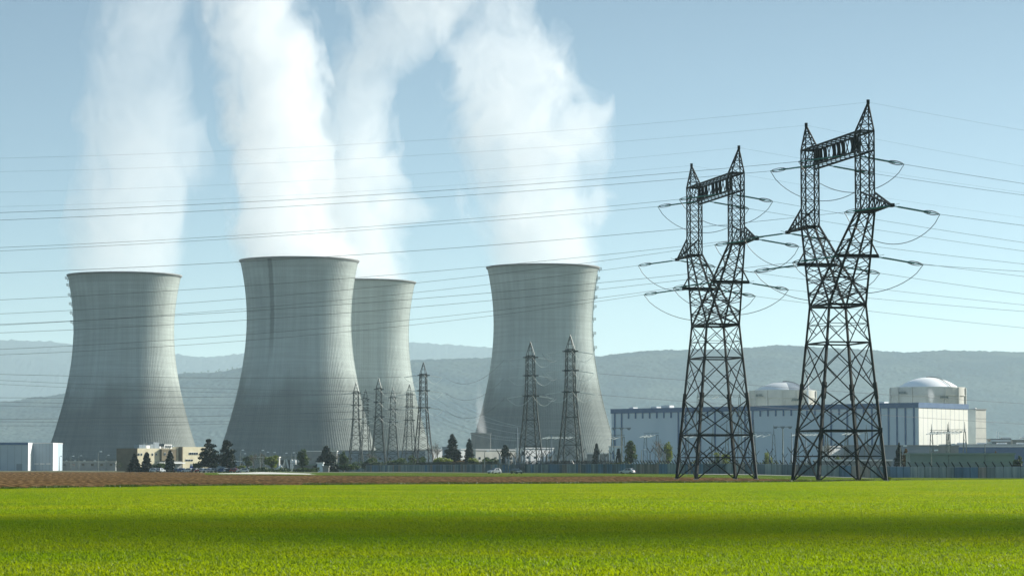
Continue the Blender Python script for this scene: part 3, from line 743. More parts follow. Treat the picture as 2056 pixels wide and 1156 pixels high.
RIGHTW = {1: dict(ER=262, EL=334, BR=369, BL=392, AR=453, AL=530, LR=545, LL=590), 2: dict(ER=387, EL=437, BR=487, BL=504, AR=555, AL=612, LR=625, LL=658)}
WHERE = dict(ER='right peak', EL='left peak', BR='right half of the bridge', BL='left half of the bridge', AR='right side arm', AL='left side arm', LR='lower right fork', LL='lower left fork')
for i, ends in ((1, E1), (2, E2)):
    pn = 'tallest pylon' if i == 1 else 'second pylon'
    for k in WHERE:
        r = .010 if k[0] == 'E' else .026
        kind = 'thin wire' if k[0] == 'E' else 'dark cable'
        y0, y9 = LEFTW[i][k]
        cable(ends[k, -1], -VD, [(910, y9), (0, y0)], 300, f'{kind} running left from {WHERE[k]} of the {pn}', 'cables strung from the two tall pylons', r)
        cable(ends[k, 1], VD, [(2056, RIGHTW[i][k])], 160, f'{kind} running right from {WHERE[k]} of the {pn}', 'cables strung from the two tall pylons', r, c=.0004)

# ------------------------------------------------------------------ smaller pylons behind the wall
def small_pylon_proto():
    e = thing('narrow_pylon', 'x', 'pylon', (0,0,0), 'narrow lattice pylons of the substation'); S = MAT['dgalv']
    P = lambda u, v, z: Vector((u, v, z)); lv = [(0, 3.7), (9, 2.9), (18, 2.1), (26.3, 1.5), (33.3, 1.3), (40.2, 1.2)]
    for su in (-1, 1):
        for sv in (-1, 1):
            b = MB()
            for (z0, h0), (z1, h1) in zip(lv, lv[1:]): b.beam(P(su*h0, sv*h0, z0), P(su*h1, sv*h1, z1), .32 if z0 < 20 else .24)
            b.build('leg', S, e)
    for c in range(4):
        b = MB(); s1 = [(-1,-1),(1,-1),(1,1),(-1,1)][c]; s2 = [(1,-1),(1,1),(-1,1),(-1,-1)][c]
        for (z0, h0), (z1, h1), n in zip(lv, lv[1:], (2, 3, 3, 3, 3)):
            lat_face(b, P(s1[0]*h0, s1[1]*h0, z0), P(s1[0]*h1, s1[1]*h1, z1), P(s2[0]*h0, s2[1]*h0, z0), P(s2[0]*h1, s2[1]*h1, z1), n, .12, horiz=False)
            b.beam(P(s1[0]*h1, s1[1]*h1, z1), P(s2[0]*h1, s2[1]*h1, z1), .26)
        b.build('bracing', S, e)
    b = MB()
    for s in ((-1,-1),(1,-1),(1,1),(-1,1)): b.beam(P(s[0]*1.2, s[1]*1.2, 40.2), P(0,0,45), .16)
    for z, h in ((42, .75), (43.4, .4)):
        q = [P(s[0]*h, s[1]*h, z) for s in ((-1,-1),(1,-1),(1,1),(-1,1))]
        for i in range(4): b.beam(q[i], q[(i+1) % 4], .09)
    b.build('peak', S, e)
    for z, h in ((26.3, 1.5), (33.3, 1.3), (39.6, 1.2)):
        b = MB()
        for v in (-h, h): b.beam(P(-h-1.2, v, z), P(h+1.2, v, z), .28, .4)
        for u in (-h-1, h+1): b.beam(P(u, -h, z), P(u, h, z), .26)
        ar = b.build('cross_arm', S, e)
        for su in (-1, 1):
            b = MB(); a = P(su*(h+.8), 0, z); en = a+Vector((su*6.2, 0, -.9)); b.beam(a, en, .1)
            for i in range(16): q = a.lerp(en, .12+i*.05); b.beam(q, a.lerp(en, .12+i*.05+.03), .34, n=6)
            b.tube([en.lerp(P(0, -h-1.0, z), i/10)-Vector((0,0,3.0*sin(pi*i/10))) for i in range(11)], .05, 4)
            b.build('insulator_string', MAT['white_ins'], e)
    return e
sp0 = small_pylon_proto()
SMALL = [(1145, 672, 900, .25, 'narrow pylon at the right of the pair in front of the rightmost cooling tower'),
    (1065, 686, 942, .3, 'narrow pylon at the left of the pair in front of the rightmost cooling tower'),
    (715, 767, 1393, .2, 'leftmost pylon of the row of six before the largest cooling tower'),
    (734, 781, 1519, -.2, 'lowest looking pylon, second from left in the row of six'),
    (760.5, 759, 1330, .15, 'third pylon from left in the row of six, tall among its neighbours'),
    (789, 778, 1490, .1, 'fourth pylon from left in the row of six'),
    (822, 771, 1427, .4, 'fifth pylon from left in the row of six, beside the dark one'),
    (850, 727, 1126, .3, 'tallest and darkest pylon at the right end of the row of six')]
small = []
for i, (xx, yt, D, rz, lab) in enumerate(SMALL):
    o = sp0 if i == 0 else copy_tree(sp0)
    top = W(xx, yt, D); g = hgt(top.x, D); o.location = (top.x, D, g); o.rotation_euler = (0, 0, rz); s = (top.z-g)/45; o.scale = (s, s, s); o['label'] = lab; small.append((top.x, D, g, s, rz))
for c in kids(o):
    if c.name.split('.')[0] in ('leg', 'bracing', 'peak', 'cross_arm'):
        c.data = c.data.copy(); c.data.materials[0] = MAT['steel']
def sp_att(i, z, sgn):
    x, y, g, s, rz = small[i]; return Vector((x+sgn*cos(rz)*9.5*s, y+sgn*sin(rz)*9.5*s, g+(z-.9)*s))
grp2 = 'cables of the narrow substation pylons'
for (i, ys, nm) in ((7, (751, 798, 841), 'darkest of the row of six'), (4, (763, 806, 846), 'third of the row of six'), (2, (771, 814, 854), 'leftmost of the row of six')):
    for z, yy, lv_ in zip((39.6, 33.3, 26.3), ys, ('top', 'middle', 'lower')):
        A = sp_att(i, z, -1); d = (Vector((X(0, A.y*1.0), A.y-40, 0))-Vector((A.x, A.y, 0))).normalized()
        cable(A, d, [(0, yy)], 330, f'thin cable running left from the {lv_} arm of pylon {nm}', grp2, .07, 'wire', c=.00012)
def span(A, B, sag, label, r, mat, grp=grp2, name='power_cable'):
    A = Vector(A); B = Vector(B); b = MB(); n = 24
    b.tube([A.lerp(B, i/n)-Vector((0,0,sag*4*(i/n)*(1-i/n))) for i in range(n+1)], r, 4)
    return tag(b.build(name, MAT[mat]), label, 'cable', grp)
for z, lv_ in zip((39.6, 33.3, 26.3), ('top', 'middle', 'lower')):
    span(sp_att(7, z, 1), sp_att(1, z, -1), 5, f'cable sagging between the {lv_} arms of the darkest and the left paired pylon', .06, 'wire')
    span(sp_att(1, z, 1), sp_att(0, z, -1), 1.5, f'short cable joining the {lv_} arms of the two paired pylons', .06, 'wire')
for k, (xa, ya, xb, yb) in enumerate(((868,796,1040,858),(866,812,1062,872),(866,828,1050,880),(866,838,1040,884),(900,800,1085,862))):
    span(W(xa, ya, 1100), W(xb, yb, 1000), 2.2, ('first','second','third','fourth','fifth')[k]+' pale cable from the top, sloping from darkest pylon to switchyard', .07, 'bwire', 'pale cables dropping into the switchyard')
for yy, D, nm in ((808, 900, 'upper'), (849, 900, 'lower')):
    A = sp_att(0, 33.3 if nm == 'upper' else 26.3, 1); B = W(2056, yy, 1040); B2 = A.lerp(B, 1.35)
    span(A, B2, .5, f'{nm} of the two lone cables crossing the turbine hall to the right', .055, 'wire')

# ------------------------------------------------------------------ buildings
def V2(x, D): return Vector((X(x, D), D, 0))
def building_axes(xa, Da, xb, Db):
    a = V2(xa, Da); c = V2(xb, Db); u = (c-a); L = u.length; u.normalize(); return a, u, Vector((-u.y, u.x, 0)), L
# turbine hall
a, u, n, L = building_axes(1228, 1425, 1845, 1280)
H = 32.0; Wd = 24.5*1.0
hall = thing('turbine_hall', 'long pale turbine hall with a dark blue roof band', 'building', a)
endv = V2(1944, 1316)-V2(1845, 1280); Le = endv.length; ev = endv.normalized()
q = [a, a+u*L, a+u*L+ev*Le, a+ev*Le]
b = MB(); b.hexa([(p.x, p.y, -.2) for p in q]+[(p.x, p.y, H-2.4) for p in q]); 
b.build('wall', MAT['clad'], hall)
b = MB(); b.hexa([(p.x, p.y, H-2.4) for p in [a-u*.4-ev*.4, a+u*(L+.4)-ev*.4, a+u*(L+.4)+ev*(Le+.4), a-u*.4+ev*(Le+.4)]]+[(p.x, p.y, H) for p in [a-u*.4-ev*.4, a+u*(L+.4)-ev*.4, a+u*(L+.4)+ev*(Le+.4), a-u*.4+ev*(Le+.4)]])
b.build('roof_band', MAT['blue'], hall)
nf = Vector((u.y, -u.x, 0))
nb_ = 40
full = {0, 1, 9, 10, 12, 14, 18, 19, 28, 29, 31, 32, 34, 35, 36, 37, 38, 39}
for k in range(nb_):
    s = L*(k+.5)/nb_; z0 = 0 if k in full else H-5.2
    b = MB(); b.obox(a, u, nf, s-.38, s+.38, 0, .45, z0, H-2.4); b.build('pilaster', MAT['blue'], hall)
for k in range(1, nb_):
    s = L*k/nb_
nE = Vector((ev.y, -ev.x, 0)); ce = a+u*L
b = MB()
for k in range(1, 11): b.obox(ce, ev, nE, Le*k/11-.09, Le*k/11+.09, 0, .12, 0, H-2.4)
b.build('panel_joint', MAT['bluegrey'], hall)
b = MB(); b.obox(ce, ev, nE, .1, Le, 0, .10, 0, H-2.5); b.build('end_wall', M('cream_cladding', (.70,.70,.62), (.76,.75,.68), .1, .6), hall)
for (xx, wdt, hh) in ((1252, 3, .8), (1322, 6, 1.4), (1300, 4, .8), (1755, 5, .9)):
    p = a+u*(L*(xx-1228)/617)+ev*6; b = MB(); b.obox(p, u, ev, 0, wdt, 0, 4, H, H+hh); b.build('roof_unit', MAT['roofw'], hall)
# reactor buildings
def reactor(x0, x1, yt, yd, xd0, xd1, D, label, patchy=False):
    c = V2((x0+x1)/2, D); r = (x1-x0)/2/ppm(D); zt = W(0, yt, D).z; za = W(0, yd, D).z; rd_ = (xd1-xd0)/2/ppm(D); cd_ = V2((xd0+xd1)/2, D)
    e = thing('reactor_building', label, 'building', c, 'domed reactor buildings')
    b = MB(); b.lathe(c, [(r-.4, -.2), (r-.4, zt-4.5), (r+.05, zt-4.4), (r+.05, zt-3.9), (r-.2, zt-3.8), (r-.2, zt), (rd_*.8, zt)], 56); b.build('drum', MAT['conc'], e)
    for k in range(14):
        t = 2*pi*k/14+.1; b = MB(); p = c+Vector((cos(t)*r, sin(t)*r, 0)); b.obox(p, (cos(t), sin(t), 0), (-sin(t), cos(t), 0), -.6, .45, -.35, .35, 12, zt-.3); b.build('buttress', MAT['conc'], e)
    R_ = (rd_**2+(za-zt)**2)/(2*(za-zt)); n_ = 14; a0 = math.asin(rd_/R_)
    b = MB(); b.lathe(cd_, [(R_*sin(a0*(1-i/n_)), zt+.02+R_*cos(a0*(1-i/n_))-R_*cos(a0)) for i in range(n_+1)], 64)
    d = b.build('dome', MAT['dome'] if not patchy else MAT['gdome'], e, smooth=True)
    b = MB(); t = -.9
    b.tube([cd_+Vector((cos(t)*(R_*sin(a0*(1-i/12))+.15), sin(t)*(R_*sin(a0*(1-i/12))+.15), zt+.4+R_*cos(a0*(1-i/12))-R_*cos(a0))) for i in range(13)], .22, 4)
    b.build('dome_ladder', MAT['galv'], d)
    b = MB(); b.lathe(cd_, [(1.0, za-.1), (1.0, za+.5), (0, za+.6)], 10); b.build('dome_cap', MAT['gconc'], d)
    for t, z in ((-2.4, zt-3.5), (-1.3, zt-6)):
        b = MB(); p = c+Vector((cos(t)*r, sin(t)*r, 0)); b.obox(p, (cos(t), sin(t), 0), (-sin(t), cos(t), 0), -.2, 1.0, -2.2, 2.2, z, z+.25); b.obox(p, (cos(t), sin(t), 0), (-sin(t), cos(t), 0), .9, 1.0, -2.2, 2.2, z+.25, z+1.2); b.build('gallery', MAT['galv'], e)
    return e
MAT['gdome'] = M('grey_dome_paint', (.20,.24,.28), (.26,.30,.34), .2, .5)
reactor(1788, 1940, 778, 757.5, 1805, 1925, 1390, 'reactor building with a bright white dome above the hall end')
r1 = reactor(1505, 1640, 784, 766.5, 1518, 1634, 1500, 'left reactor building with a grey dome and white flank', True)
D = 1500; c = V2(1576, D); rd_ = 58/ppm(D); zt = W(0, 784, D).z; za = W(0, 766.5, D).z; R_ = (rd_**2+(za-zt)**2)/(2*(za-zt)); a0 = math.asin(rd_/R_)
b = MB(); b.lathe(c, [(R_*sin(a0*(1-i/8*.62))+.08, zt+.08+R_*cos(a0*(1-i/8*.62))-R_*cos(a0)) for i in range(9)], 24, pi*.93, pi*1.52)
b.build('white_cover', MAT['roofw'], r1)
D = 1470; c = V2(1623, D); b = MB(); b.lathe(c, [(.75, 0), (.62, W(0, 752, D).z), (0, W(0, 751.8, D).z)], 14)
st = thing('vent_stack', 'slim white vent stack beside the left reactor dome', 'chimney', c); b.build('flue', MAT['white'], st)
b = MB(); z = W(0, 756, D).z; b.lathe(c, [(.6, z), (1.3, z), (1.3, z+.3), (.6, z+.3)], 14); b.build('collar', MAT['galv'], st)
# lift tower right of the hall
def block(name, label, cat, xa, xb, yt, D, depth, mat, group=None, roof=None, rz=.0, base=-.2, slope=0):
    a = V2(xa, D); Lx = X(xb, D)-X(xa, D); H = W(0, yt, D).z; u = Vector((cos(rz), sin(rz), 0)); n = Vector((-sin(rz), cos(rz), 0)); Lx /= cos(rz)
    e = thing(name, label, cat, a, group); b = MB(); b.obox(a, u, n, 0, Lx, 0, depth, base, H-.0); b.build('wall', mat, e)
    b = MB(); b.obox(a, u, n, -.3, Lx+.3, -.3, depth+.3, H, H+.45); b.build('roof', roof or MAT['gconc'], e)
    return e, a, u, n, Lx, H
e, a, u, n, Lx, H = block('annex_tower', 'tall plain cream block standing at the right end of the turbine hall', 'building', 1960, 1986, 822, 1335, 9, MAT['conc'], rz=.85)
for z in (H-4.4, H-9, H-14, H-19):
    b = MB(); b.obox(a, u, -n, -.05, Lx+.05, -.05, .08, z, z+.18); b.build('ledge', MAT['gconc'], e)
b = MB(); b.obox(a, (1,0,0), (0,1,0), -3.4, -.02, 4, 9, 0, H-1.5); b.build('shaded_side', MAT['gconc'], e)  # darker grey block standing in for the shaded side of the tower
b = MB(); b.obox(a, u, n, 3, 4.3, 2, 3.5, H+.45, H+1.0); b.build('roof_vent', MAT['white'], e)
# pump house in front of tower 4
D = 1560; a = V2(946, D); Hh = W(0, 868, D).z; e = thing('pump_house', 'grey windowless concrete block at the left foot of the rightmost cooling tower', 'building', a)
b = MB(); w_ = 39/ppm(D); b.obox(a, (1,0,0), (0,1,0), 0, w_, 0, 12, 0, Hh-.8); b.build('wall', MAT['gconc'], e)
b = MB(); b.obox(a, (1,0,0), (0,1,0), -.3, w_+.3, -.3, 12.3, Hh-.8, Hh); b.build('parapet', MAT['gconc'], e)
b = MB(); b.obox(a, (1,0,0), (0,-1,0), w_*.22, w_*.22+.12, 0, .1, 0, Hh-1); b.build('downpipe', MAT['galv'], e)
plume('steam_puff', 'faint vapour rising from the grey block beside the rightmost tower', 1555,
    [(869,957,978),(850,956,976),(825,955,972),(795,955,970),(770,958,966)], .09, seed=9, noise_scale=.1, edge=.9, dpts=((0,1),(.5,.5),(1,.1)))
# left warehouse: two stepped blocks whose sunlit return walls show white
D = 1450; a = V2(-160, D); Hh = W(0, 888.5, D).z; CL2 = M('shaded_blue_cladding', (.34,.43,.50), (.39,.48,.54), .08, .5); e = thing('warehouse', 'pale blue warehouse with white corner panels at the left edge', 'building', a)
x1 = X(56, D)-a.x; x2 = X(106, D+13)-a.x
b = MB(); b.obox(a, (1,0,0), (0,1,0), 0, x1, 0, 44, 0, Hh); b.build('wall', CL2, e)
b = MB(); b.obox(a, (1,0,0), (0,1,0), x1+.02, x2, 13, 44, 0, Hh-.2); b.build('wall', CL2, e)
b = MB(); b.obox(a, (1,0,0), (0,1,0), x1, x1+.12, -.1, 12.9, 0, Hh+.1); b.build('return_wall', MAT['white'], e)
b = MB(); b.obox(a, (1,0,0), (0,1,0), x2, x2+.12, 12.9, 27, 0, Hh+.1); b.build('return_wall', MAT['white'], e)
b = MB(); b.obox(a, (1,0,0), (0,1,0), -.3, x1-.1, -.15, 40, Hh-1.1, Hh+.2); b.build('roof_band', MAT['blue'], e)
b = MB(); b.obox(a, (1,0,0), (0,1,0), x1+.2, x2+.2, 12.7, 44, Hh-.2, Hh+.15); b.build('roof_edge', MAT['white'], e)
b = MB()
for k in range(9): b.obox(a, (1,0,0), (0,-1,0), x1*(.42+.065*k), x1*(.42+.065*k)+.12, -.05, .06, 0, Hh-1.1)
for k in range(1, 6): xx = x1+(x2-x1)*k/6; b.obox(a, (1,0,0), (0,-1,0), xx, xx+.12, -13.05, -12.94, 0, Hh-.2)
b.build('cladding_joint', MAT['bluegrey'], e)
for k in range(3):
    xx = x1+1+k*3.2; b = MB(); b.obox(a, (1,0,0), (0,-1,0), xx, xx+2.4, -12.9, -12.8, 3.4, 3.9); b.build('window', MAT['white'], e)
b = MB(); b.obox(a, (1,0,0), (0,-1,0), x1-6, x1-3, -.05, .1, 0, 3.6); b.build('door', MAT['bluegrey'], e)
# office building, turned so that its front catches the sun
D = 1300; a = V2(275, D); e = thing('office_building', 'beige and brown offices with white plant units on the roof', 'building', a)
OU = Vector((.62, .785, 0)).normalized(); ON = Vector((-OU.y, OU.x, 0))
def su(x):           # distance along the front that shows at pixel column x
    k = (x-1028)/F; return (k*D-a.x)/(OU.x-k*OU.y)
z = lambda y: W(0, y, D).z
b = MB(); b.obox(a, OU, ON, .25, su(364)-.02, 0, 14, 0, z(899.5)); b.build('main_block', MAT['beige'], e)
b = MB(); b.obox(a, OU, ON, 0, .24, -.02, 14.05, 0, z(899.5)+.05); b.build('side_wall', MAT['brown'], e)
b = MB(); b.obox(a, OU, ON, su(361), su(412), -2.5, 14, 0, z(896)); b.build('front_block', MAT['beige'], e)
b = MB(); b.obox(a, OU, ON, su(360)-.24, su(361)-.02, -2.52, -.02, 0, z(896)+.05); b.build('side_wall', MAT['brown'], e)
b = MB(); b.obox(a, OU, ON, su(316), su(350), -5.5, -.03, 0, z(925.5)); b.build('lobby', MAT['gconc'], e)
b = MB(); b.obox(a, OU, ON, su(300), su(352), -7.2, -5.52, z(930), z(927.5)); b.build('canopy', MAT['white'], e)
b = MB(); b.obox(a, OU, ON, su(322), su(352), -1.4, -.03, z(925)+.2, z(900)-.1); b.build('stair_block', MAT['brown'], e)
for (x0, x1, y0, y1, yy) in ((278,281.5,909,914,0),(284,287,909,914,0),(290,293,922,927,0),(298,301,909,914,0),(306,309,909,914,0),(313,316,909,914,0),(326,330,908,913,-1.4),(339,343,907,913,-1.4),(373,391,907,912,-2.5),(395,399,908,912,-2.5),(366,381,921,925,-2.5)):
    b = MB(); b.obox(a, OU, ON, su(x0), su(x1), yy-.14, yy-.02, z(y1), z(y0)); f = b.build('window', MAT['white'], e)
    b = MB(); nseg = max(1, int((x1-x0)/4))
    for k in range(nseg):
        q0 = su(x0)+(su(x1)-su(x0))*k/nseg+.12; q1 = su(x0)+(su(x1)-su(x0))*(k+1)/nseg-.12; b.obox(a, OU, ON, q0, q1, yy-.2, yy-.142, z(y1)+.1, z(y0)-.1)
    b.build('pane', MAT['wind'], f)
for (x0, x1, y0, y1, mt) in ((288,301,892,900,'bluegrey'),(301.5,310,893,900,'white'),(310.5,316,891,900,'bluegrey'),(316.5,328,887,894,'bluegrey'),(329,338,895,900,'white'),(338.5,354,891,899,'white'),(332,338,890,894.8,'wind')):
    b = MB(); b.obox(a, OU, ON, su(x0), su(x1), 2.5, 6, z(900)-.1, z(y0)); b.build('roof_unit', MAT[mt], e)
b = MB()
for xx in (341, 345, 349): b.obox(a, OU, ON, su(xx), su(xx+1.6), 2.3, 2.48, z(898.5), z(893))
b.build('louvre', MAT['wind'], e)
b = MB()
for yv in (889, 891): b.beam(a+OU*su(288)+Vector((0, 0, z(yv))), a+OU*su(311)+Vector((0, 0, z(yv))), .1)
for xx in (288, 295, 303, 311): b.beam(a+OU*su(xx)+Vector((0, 0, z(900))), a+OU*su(xx)+Vector((0, 0, z(889))), .1)
b.build('railing', MAT['galv'], e)
# other low buildings: xa, xb, ytop, D, depth, wall, roof, label
LOW = [(868,888,903,1500,12,'white','roofw','white flat roofed shed between the six pylons and the spruces'),
    (888,905,898,1480,10,'bluegrey','bluegrey','dark box building behind the left spruce'),
    (925,943,902,1500,8,'white','roofw','small white building between the two spruces'),
    (955,1050,903,1400,14,'conc','roofw','long cream building behind the bushes by the left paired pylon'),
    (1052,1112,900,1380,14,'white','roofw','white flat roofed building behind the left paired pylon'),
    (1180,1226,911,1300,10,'gconc','roofw','low grey building at the right foot of the rightmost tower'),
    (1224,1246,897,1150,8,'clad','roofw','pale kiosk with a blue door mark beside the lamp mast'),
    (675,870,905,1540,18,'bluegrey','gconc','long dark blue shed behind the row of six pylons'),
    (612,676,906,1530,10,'gconc','roofw','grey service block with a white roof rail behind the round trees'),
    (495,560,918,1420,8,'gconc','roofw','grey low hall under the largest tower'),
    (430,497,926,1300,8,'bluegrey','roofw','small blue grey hut to the right of the two big pines'),
    (590,640,934,1050,6,'gconc','greendark','low grey wall like annex left of the gate house'),
    (637,648,930,1020,4,'clad','white','gate house with a flat pale roof'),
    (648,660,937,1010,3,'gconc','gconc','short grey block beside the gate house'),
    (1665,1708,897,1180,10,'white','roofw','pale shed behind the legs of the tallest pylon'),
    (1706,1880,895,1180,12,'bluegrey','gconc','long grey shed at the foot of the turbine hall'),
    (1878,1925,896,1150,8,'gconc','gconc','grey brick annex by the switchyard gantry'),
    (1900,2140,893,1240,20,'blue','roofw','long dark blue hall with a white roof edge at the right'),
    (1990,2030,882,1290,10,'gconc','gconc','grey rooftop block above the dark blue hall'),
    (2034,2120,884,1330,10,'gconc','gconc','grey flat building at the far right edge'),
    (1828,2037,912.5,700,8,'greendark','greendark','long green grey building directly behind the perimeter wall'),
    (1640,1790,925,760,6,'gconc','roofw','low white roofed store behind the wall, between the legs of the tallest pylon'),
    (120,232,927,1500,8,'gconc','conc','low grey annex under the leftmost tower'),
    ]
for (xa, xb, yt, D, dep, mt, rf, lab) in LOW:
    e, a, u, n, Lx, H = block('low_building', lab, 'building', xa, xb, yt, D, min(dep, 6) if mt in ('white', 'conc') else dep, MAT[mt], roof=MAT[rf], rz=.75 if mt in ('white', 'conc') else 0)
    nw = int(Lx/5)
    if 'wall' not in lab and nw >= 2 and H > 4 and 'hall' not in lab and 'building directly' not in lab:
        for k in range(min(nw, 12)):
            b = MB(); s = Lx*(k+.5)/min(nw, 12); b.obox(a, u, -n, s-.7, s+.7, -.02, .06, H*.55, H*.55+1.2); b.build('window', MAT['wind'], e)
    if 'directly' in lab:
        b = MB(); b.obox(a, u, -n, 0, Lx, 0, .12, H*.5, H*.5+.2); b.build('cladding_rail', MAT['bluegrey'], e)
    if 'dark blue hall' in lab:
        b = MB(); b.obox(a, u, -n, 0, Lx, 0, .3, H-.9, H+.2); b.build('roof_edge', MAT['roofw'], e)
        for k in range(5): b = MB(); b.obox(a, u, n, 6+k*9, 10+k*9, 3, 7, H+.45, H+1.1); b.build('skylight', MAT['roofw'], e)
    if 'kiosk' in lab: b = MB(); b.obox(a, u, -n, Lx*.25, Lx*.45, 0, .08, H*.5, H*.8); b.build('door_mark', MAT['blue'], e)
    if 'rooftop block' in lab:
        b = MB(); b.beam(a+Vector((3,2,H)), a+Vector((3,2,H+4)), .15); b.beam(a+Vector((4,2,H)), a+Vector((4,2,H+3.5)), .15); b.build('aerial', MAT['white'], e)
# storage tanks (white) by the round tree
D = 1380
for xx, lab in ((585.5, 'left one of two small upright white tanks by the round tree'), (592, 'right one of two small upright white tanks by the round tree')):
    c = V2(xx, D); e = thing('storage_tank', lab, 'tank', c, 'upright white tanks'); z1 = W(0, 922, D).z; b = MB(); b.lathe(c, [(.7, 0), (.7, z1-.4), (.4, z1), (0, z1+.1)], 16); b.build('vessel', MAT['white'], e, smooth=True)
    b = MB(); b.lathe(c, [(.72, z1-2), (.76, z1-2), (.76, z1-1.8), (.72, z1-1.8)], 16); b.build('band', MAT['galv'], e)
# pipe bridge under tower 2
D = 1560
a = V2(478, D); e = thing('pipe_bridge', 'long low pipe bridge in front of the largest tower base', 'pipe bridge', a); z1 = W(0, 917, D).z
b = MB(); b.beam((a.x, D, z1), (X(592, D), D, z1), .9); b.build('deck', MAT['galv'], e)
for k in range(8): xx = X(480+k*15.5, D); b = MB(); b.beam((xx, D, 0), (xx, D, z1), .35); b.build('leg', MAT['galv'], e)
# tent
D = 1040; c = V2(563, D); e = thing('party_tent', 'white peaked canvas tent beside the car park', 'tent', c); zb, zt = W(0, 942.5, D).z, W(0, 931, D).z
b = MB(); r_ = 12/ppm(D); vs = []
prof = [(r_, zb), (r_*.62, zb+(zt-zb)*.28), (r_*.3, zb+(zt-zb)*.58), (.05, zt)]
for k in range(3): pass
b.lathe(c, prof, 4, pi/4, pi/4+2*pi); b.build('canopy', MAT['tent'], e)
for sx in (-1, 1):
    for sy in (-1, 1): b = MB(); b.beam(c+Vector((sx*r_*.7, sy*r_*.7, 0)), c+Vector((sx*r_*.7, sy*r_*.7, zb)), .1); b.build('pole', MAT['white'], e)
# blue totem sign
D = 960; c = V2(384, D); e = thing('totem_sign', 'blue upright totem sign with a white top at the car park', 'sign', c); g = hgt(c.x, D); zt, zm = W(0, 931, D).z, W(0, 935, D).z
b = MB(); w_ = 3/ppm(D); b.obox(c, (1,0,0), (0,1,0), -w_, w_, -.15, .15, g-.2, zm); b.build('panel', M('sign_blue', (.02,.05,.30), None, rough=.4), e)
b = MB(); b.obox(c, (1,0,0), (0,1,0), -w_*.8, w_*.8, -.15, .15, zm, zt); b.build('panel', MAT['white'], e)

# ------------------------------------------------------------------ perimeter wall
def wall_at(s):
    acc = 0
    for (x0, y0), (x1, y1) in zip(WALL, WALL[1:]):
        l = sqrt((x1-x0)**2+(y1-y0)**2)
        if s <= acc+l: q = (s-acc)/l; return Vector((x0+(x1-x0)*q, y0+(y1-y0)*q, 0)), Vector(((x1-x0)/l, (y1-y0)/l, 0))
        acc += l
    return None, None
WL = sum(sqrt((c-a)**2+(d-b)**2) for (a, b), (c, d) in zip(WALL, WALL[1:]))
wm = M('stained_wall_concrete', (.11,.165,.17), (.20,.26,.26), .5, .9, tint=True, stretch=(1,1,.25))
e = thing('perimeter_wall', 'long blue grey concrete perimeter wall topped with leaning barbed wire brackets', 'wall', (30, 785, 0))
b = MB(); s = 0.0; RW = random.Random(5); k = 0; tone = (1,1,1); posts = []
while s+4 < WL-40:
    p0, d0 = wall_at(s); PL = 4.0 if p0.y < 720 else 2.0; p1, d1 = wall_at(s+PL)
    if k % 3 == 0 or RW.random() < .3:
        q = RW.random()
        tone = (.62,.9,1.2) if q < .18 else ((1.5,1.05,.85) if q < .32 else ((.6,.7,.75) if q < .62 else (1.35,1.3,1.2)))
    j = RW.uniform(.75, 1.2); tn = tuple(min(2.0, c*j) for c in tone)
    g = min(hgt(p0.x, p0.y), hgt(p1.x, p1.y))-.4; tp = hgt(p0.x, p0.y)+2.62
    d = (p1-p0).normalized(); nrm = Vector((-d.y, d.x, 0))
    b.obox(p0, d, nrm, .04, PL-.16, -.09, .09, g, tp, tn)
    b.obox(p0, d, nrm, -.14, .04, -.14, .14, g, tp+.02, tuple(c*.55 for c in tn))
    posts.append((p0, tp, nrm, d)); s += PL; k += 1
b.build('panel_run', wm, e)
b = MB()
for (p0, tp, nr, d), (p1, tq, _, _) in zip(posts, posts[1:]):
    b.beam(p0+Vector((0,0,tp+.04)), p1+Vector((0,0,tq+.04)), .16)
b.build('coping', MAT['bluegrey'], e)
allb = []
for (p0, tp, nr, d), (p1, tq, _, _) in zip(posts, posts[1:]):
    allb.append((p0, tp))
allb.sort(key=lambda q: q[0].y)
vis = [q for q in allb if -.19 < q[0].x/q[0].y < .19]; hid = [q for q in allb if not (-.19 < q[0].x/q[0].y < .19)]
def brk(b, p, tp):
    p = Vector(p); b.beam(p+Vector((0,0,tp)), p+Vector((-.72, -.25, tp+1.1)), .15, .2)
for (p, tp) in vis[:100]: b = MB(); brk(b, p, tp); b.build('bracket', MAT['steel'], e)
b = MB()
for (p, tp) in vis[100:]+hid: brk(b, p, tp)
o = b.build('bracket', MAT['steel'], e); o['kind'] = 'stuff'
b = MB()
for f in (.5, .95):
    b.tube([p0+Vector((-.72*f, -.25*f, tp+1.05*f)) for (p0, tp, nr, d) in posts], .018, 3)
b.build('barbed_wire', MAT['galv'], e)

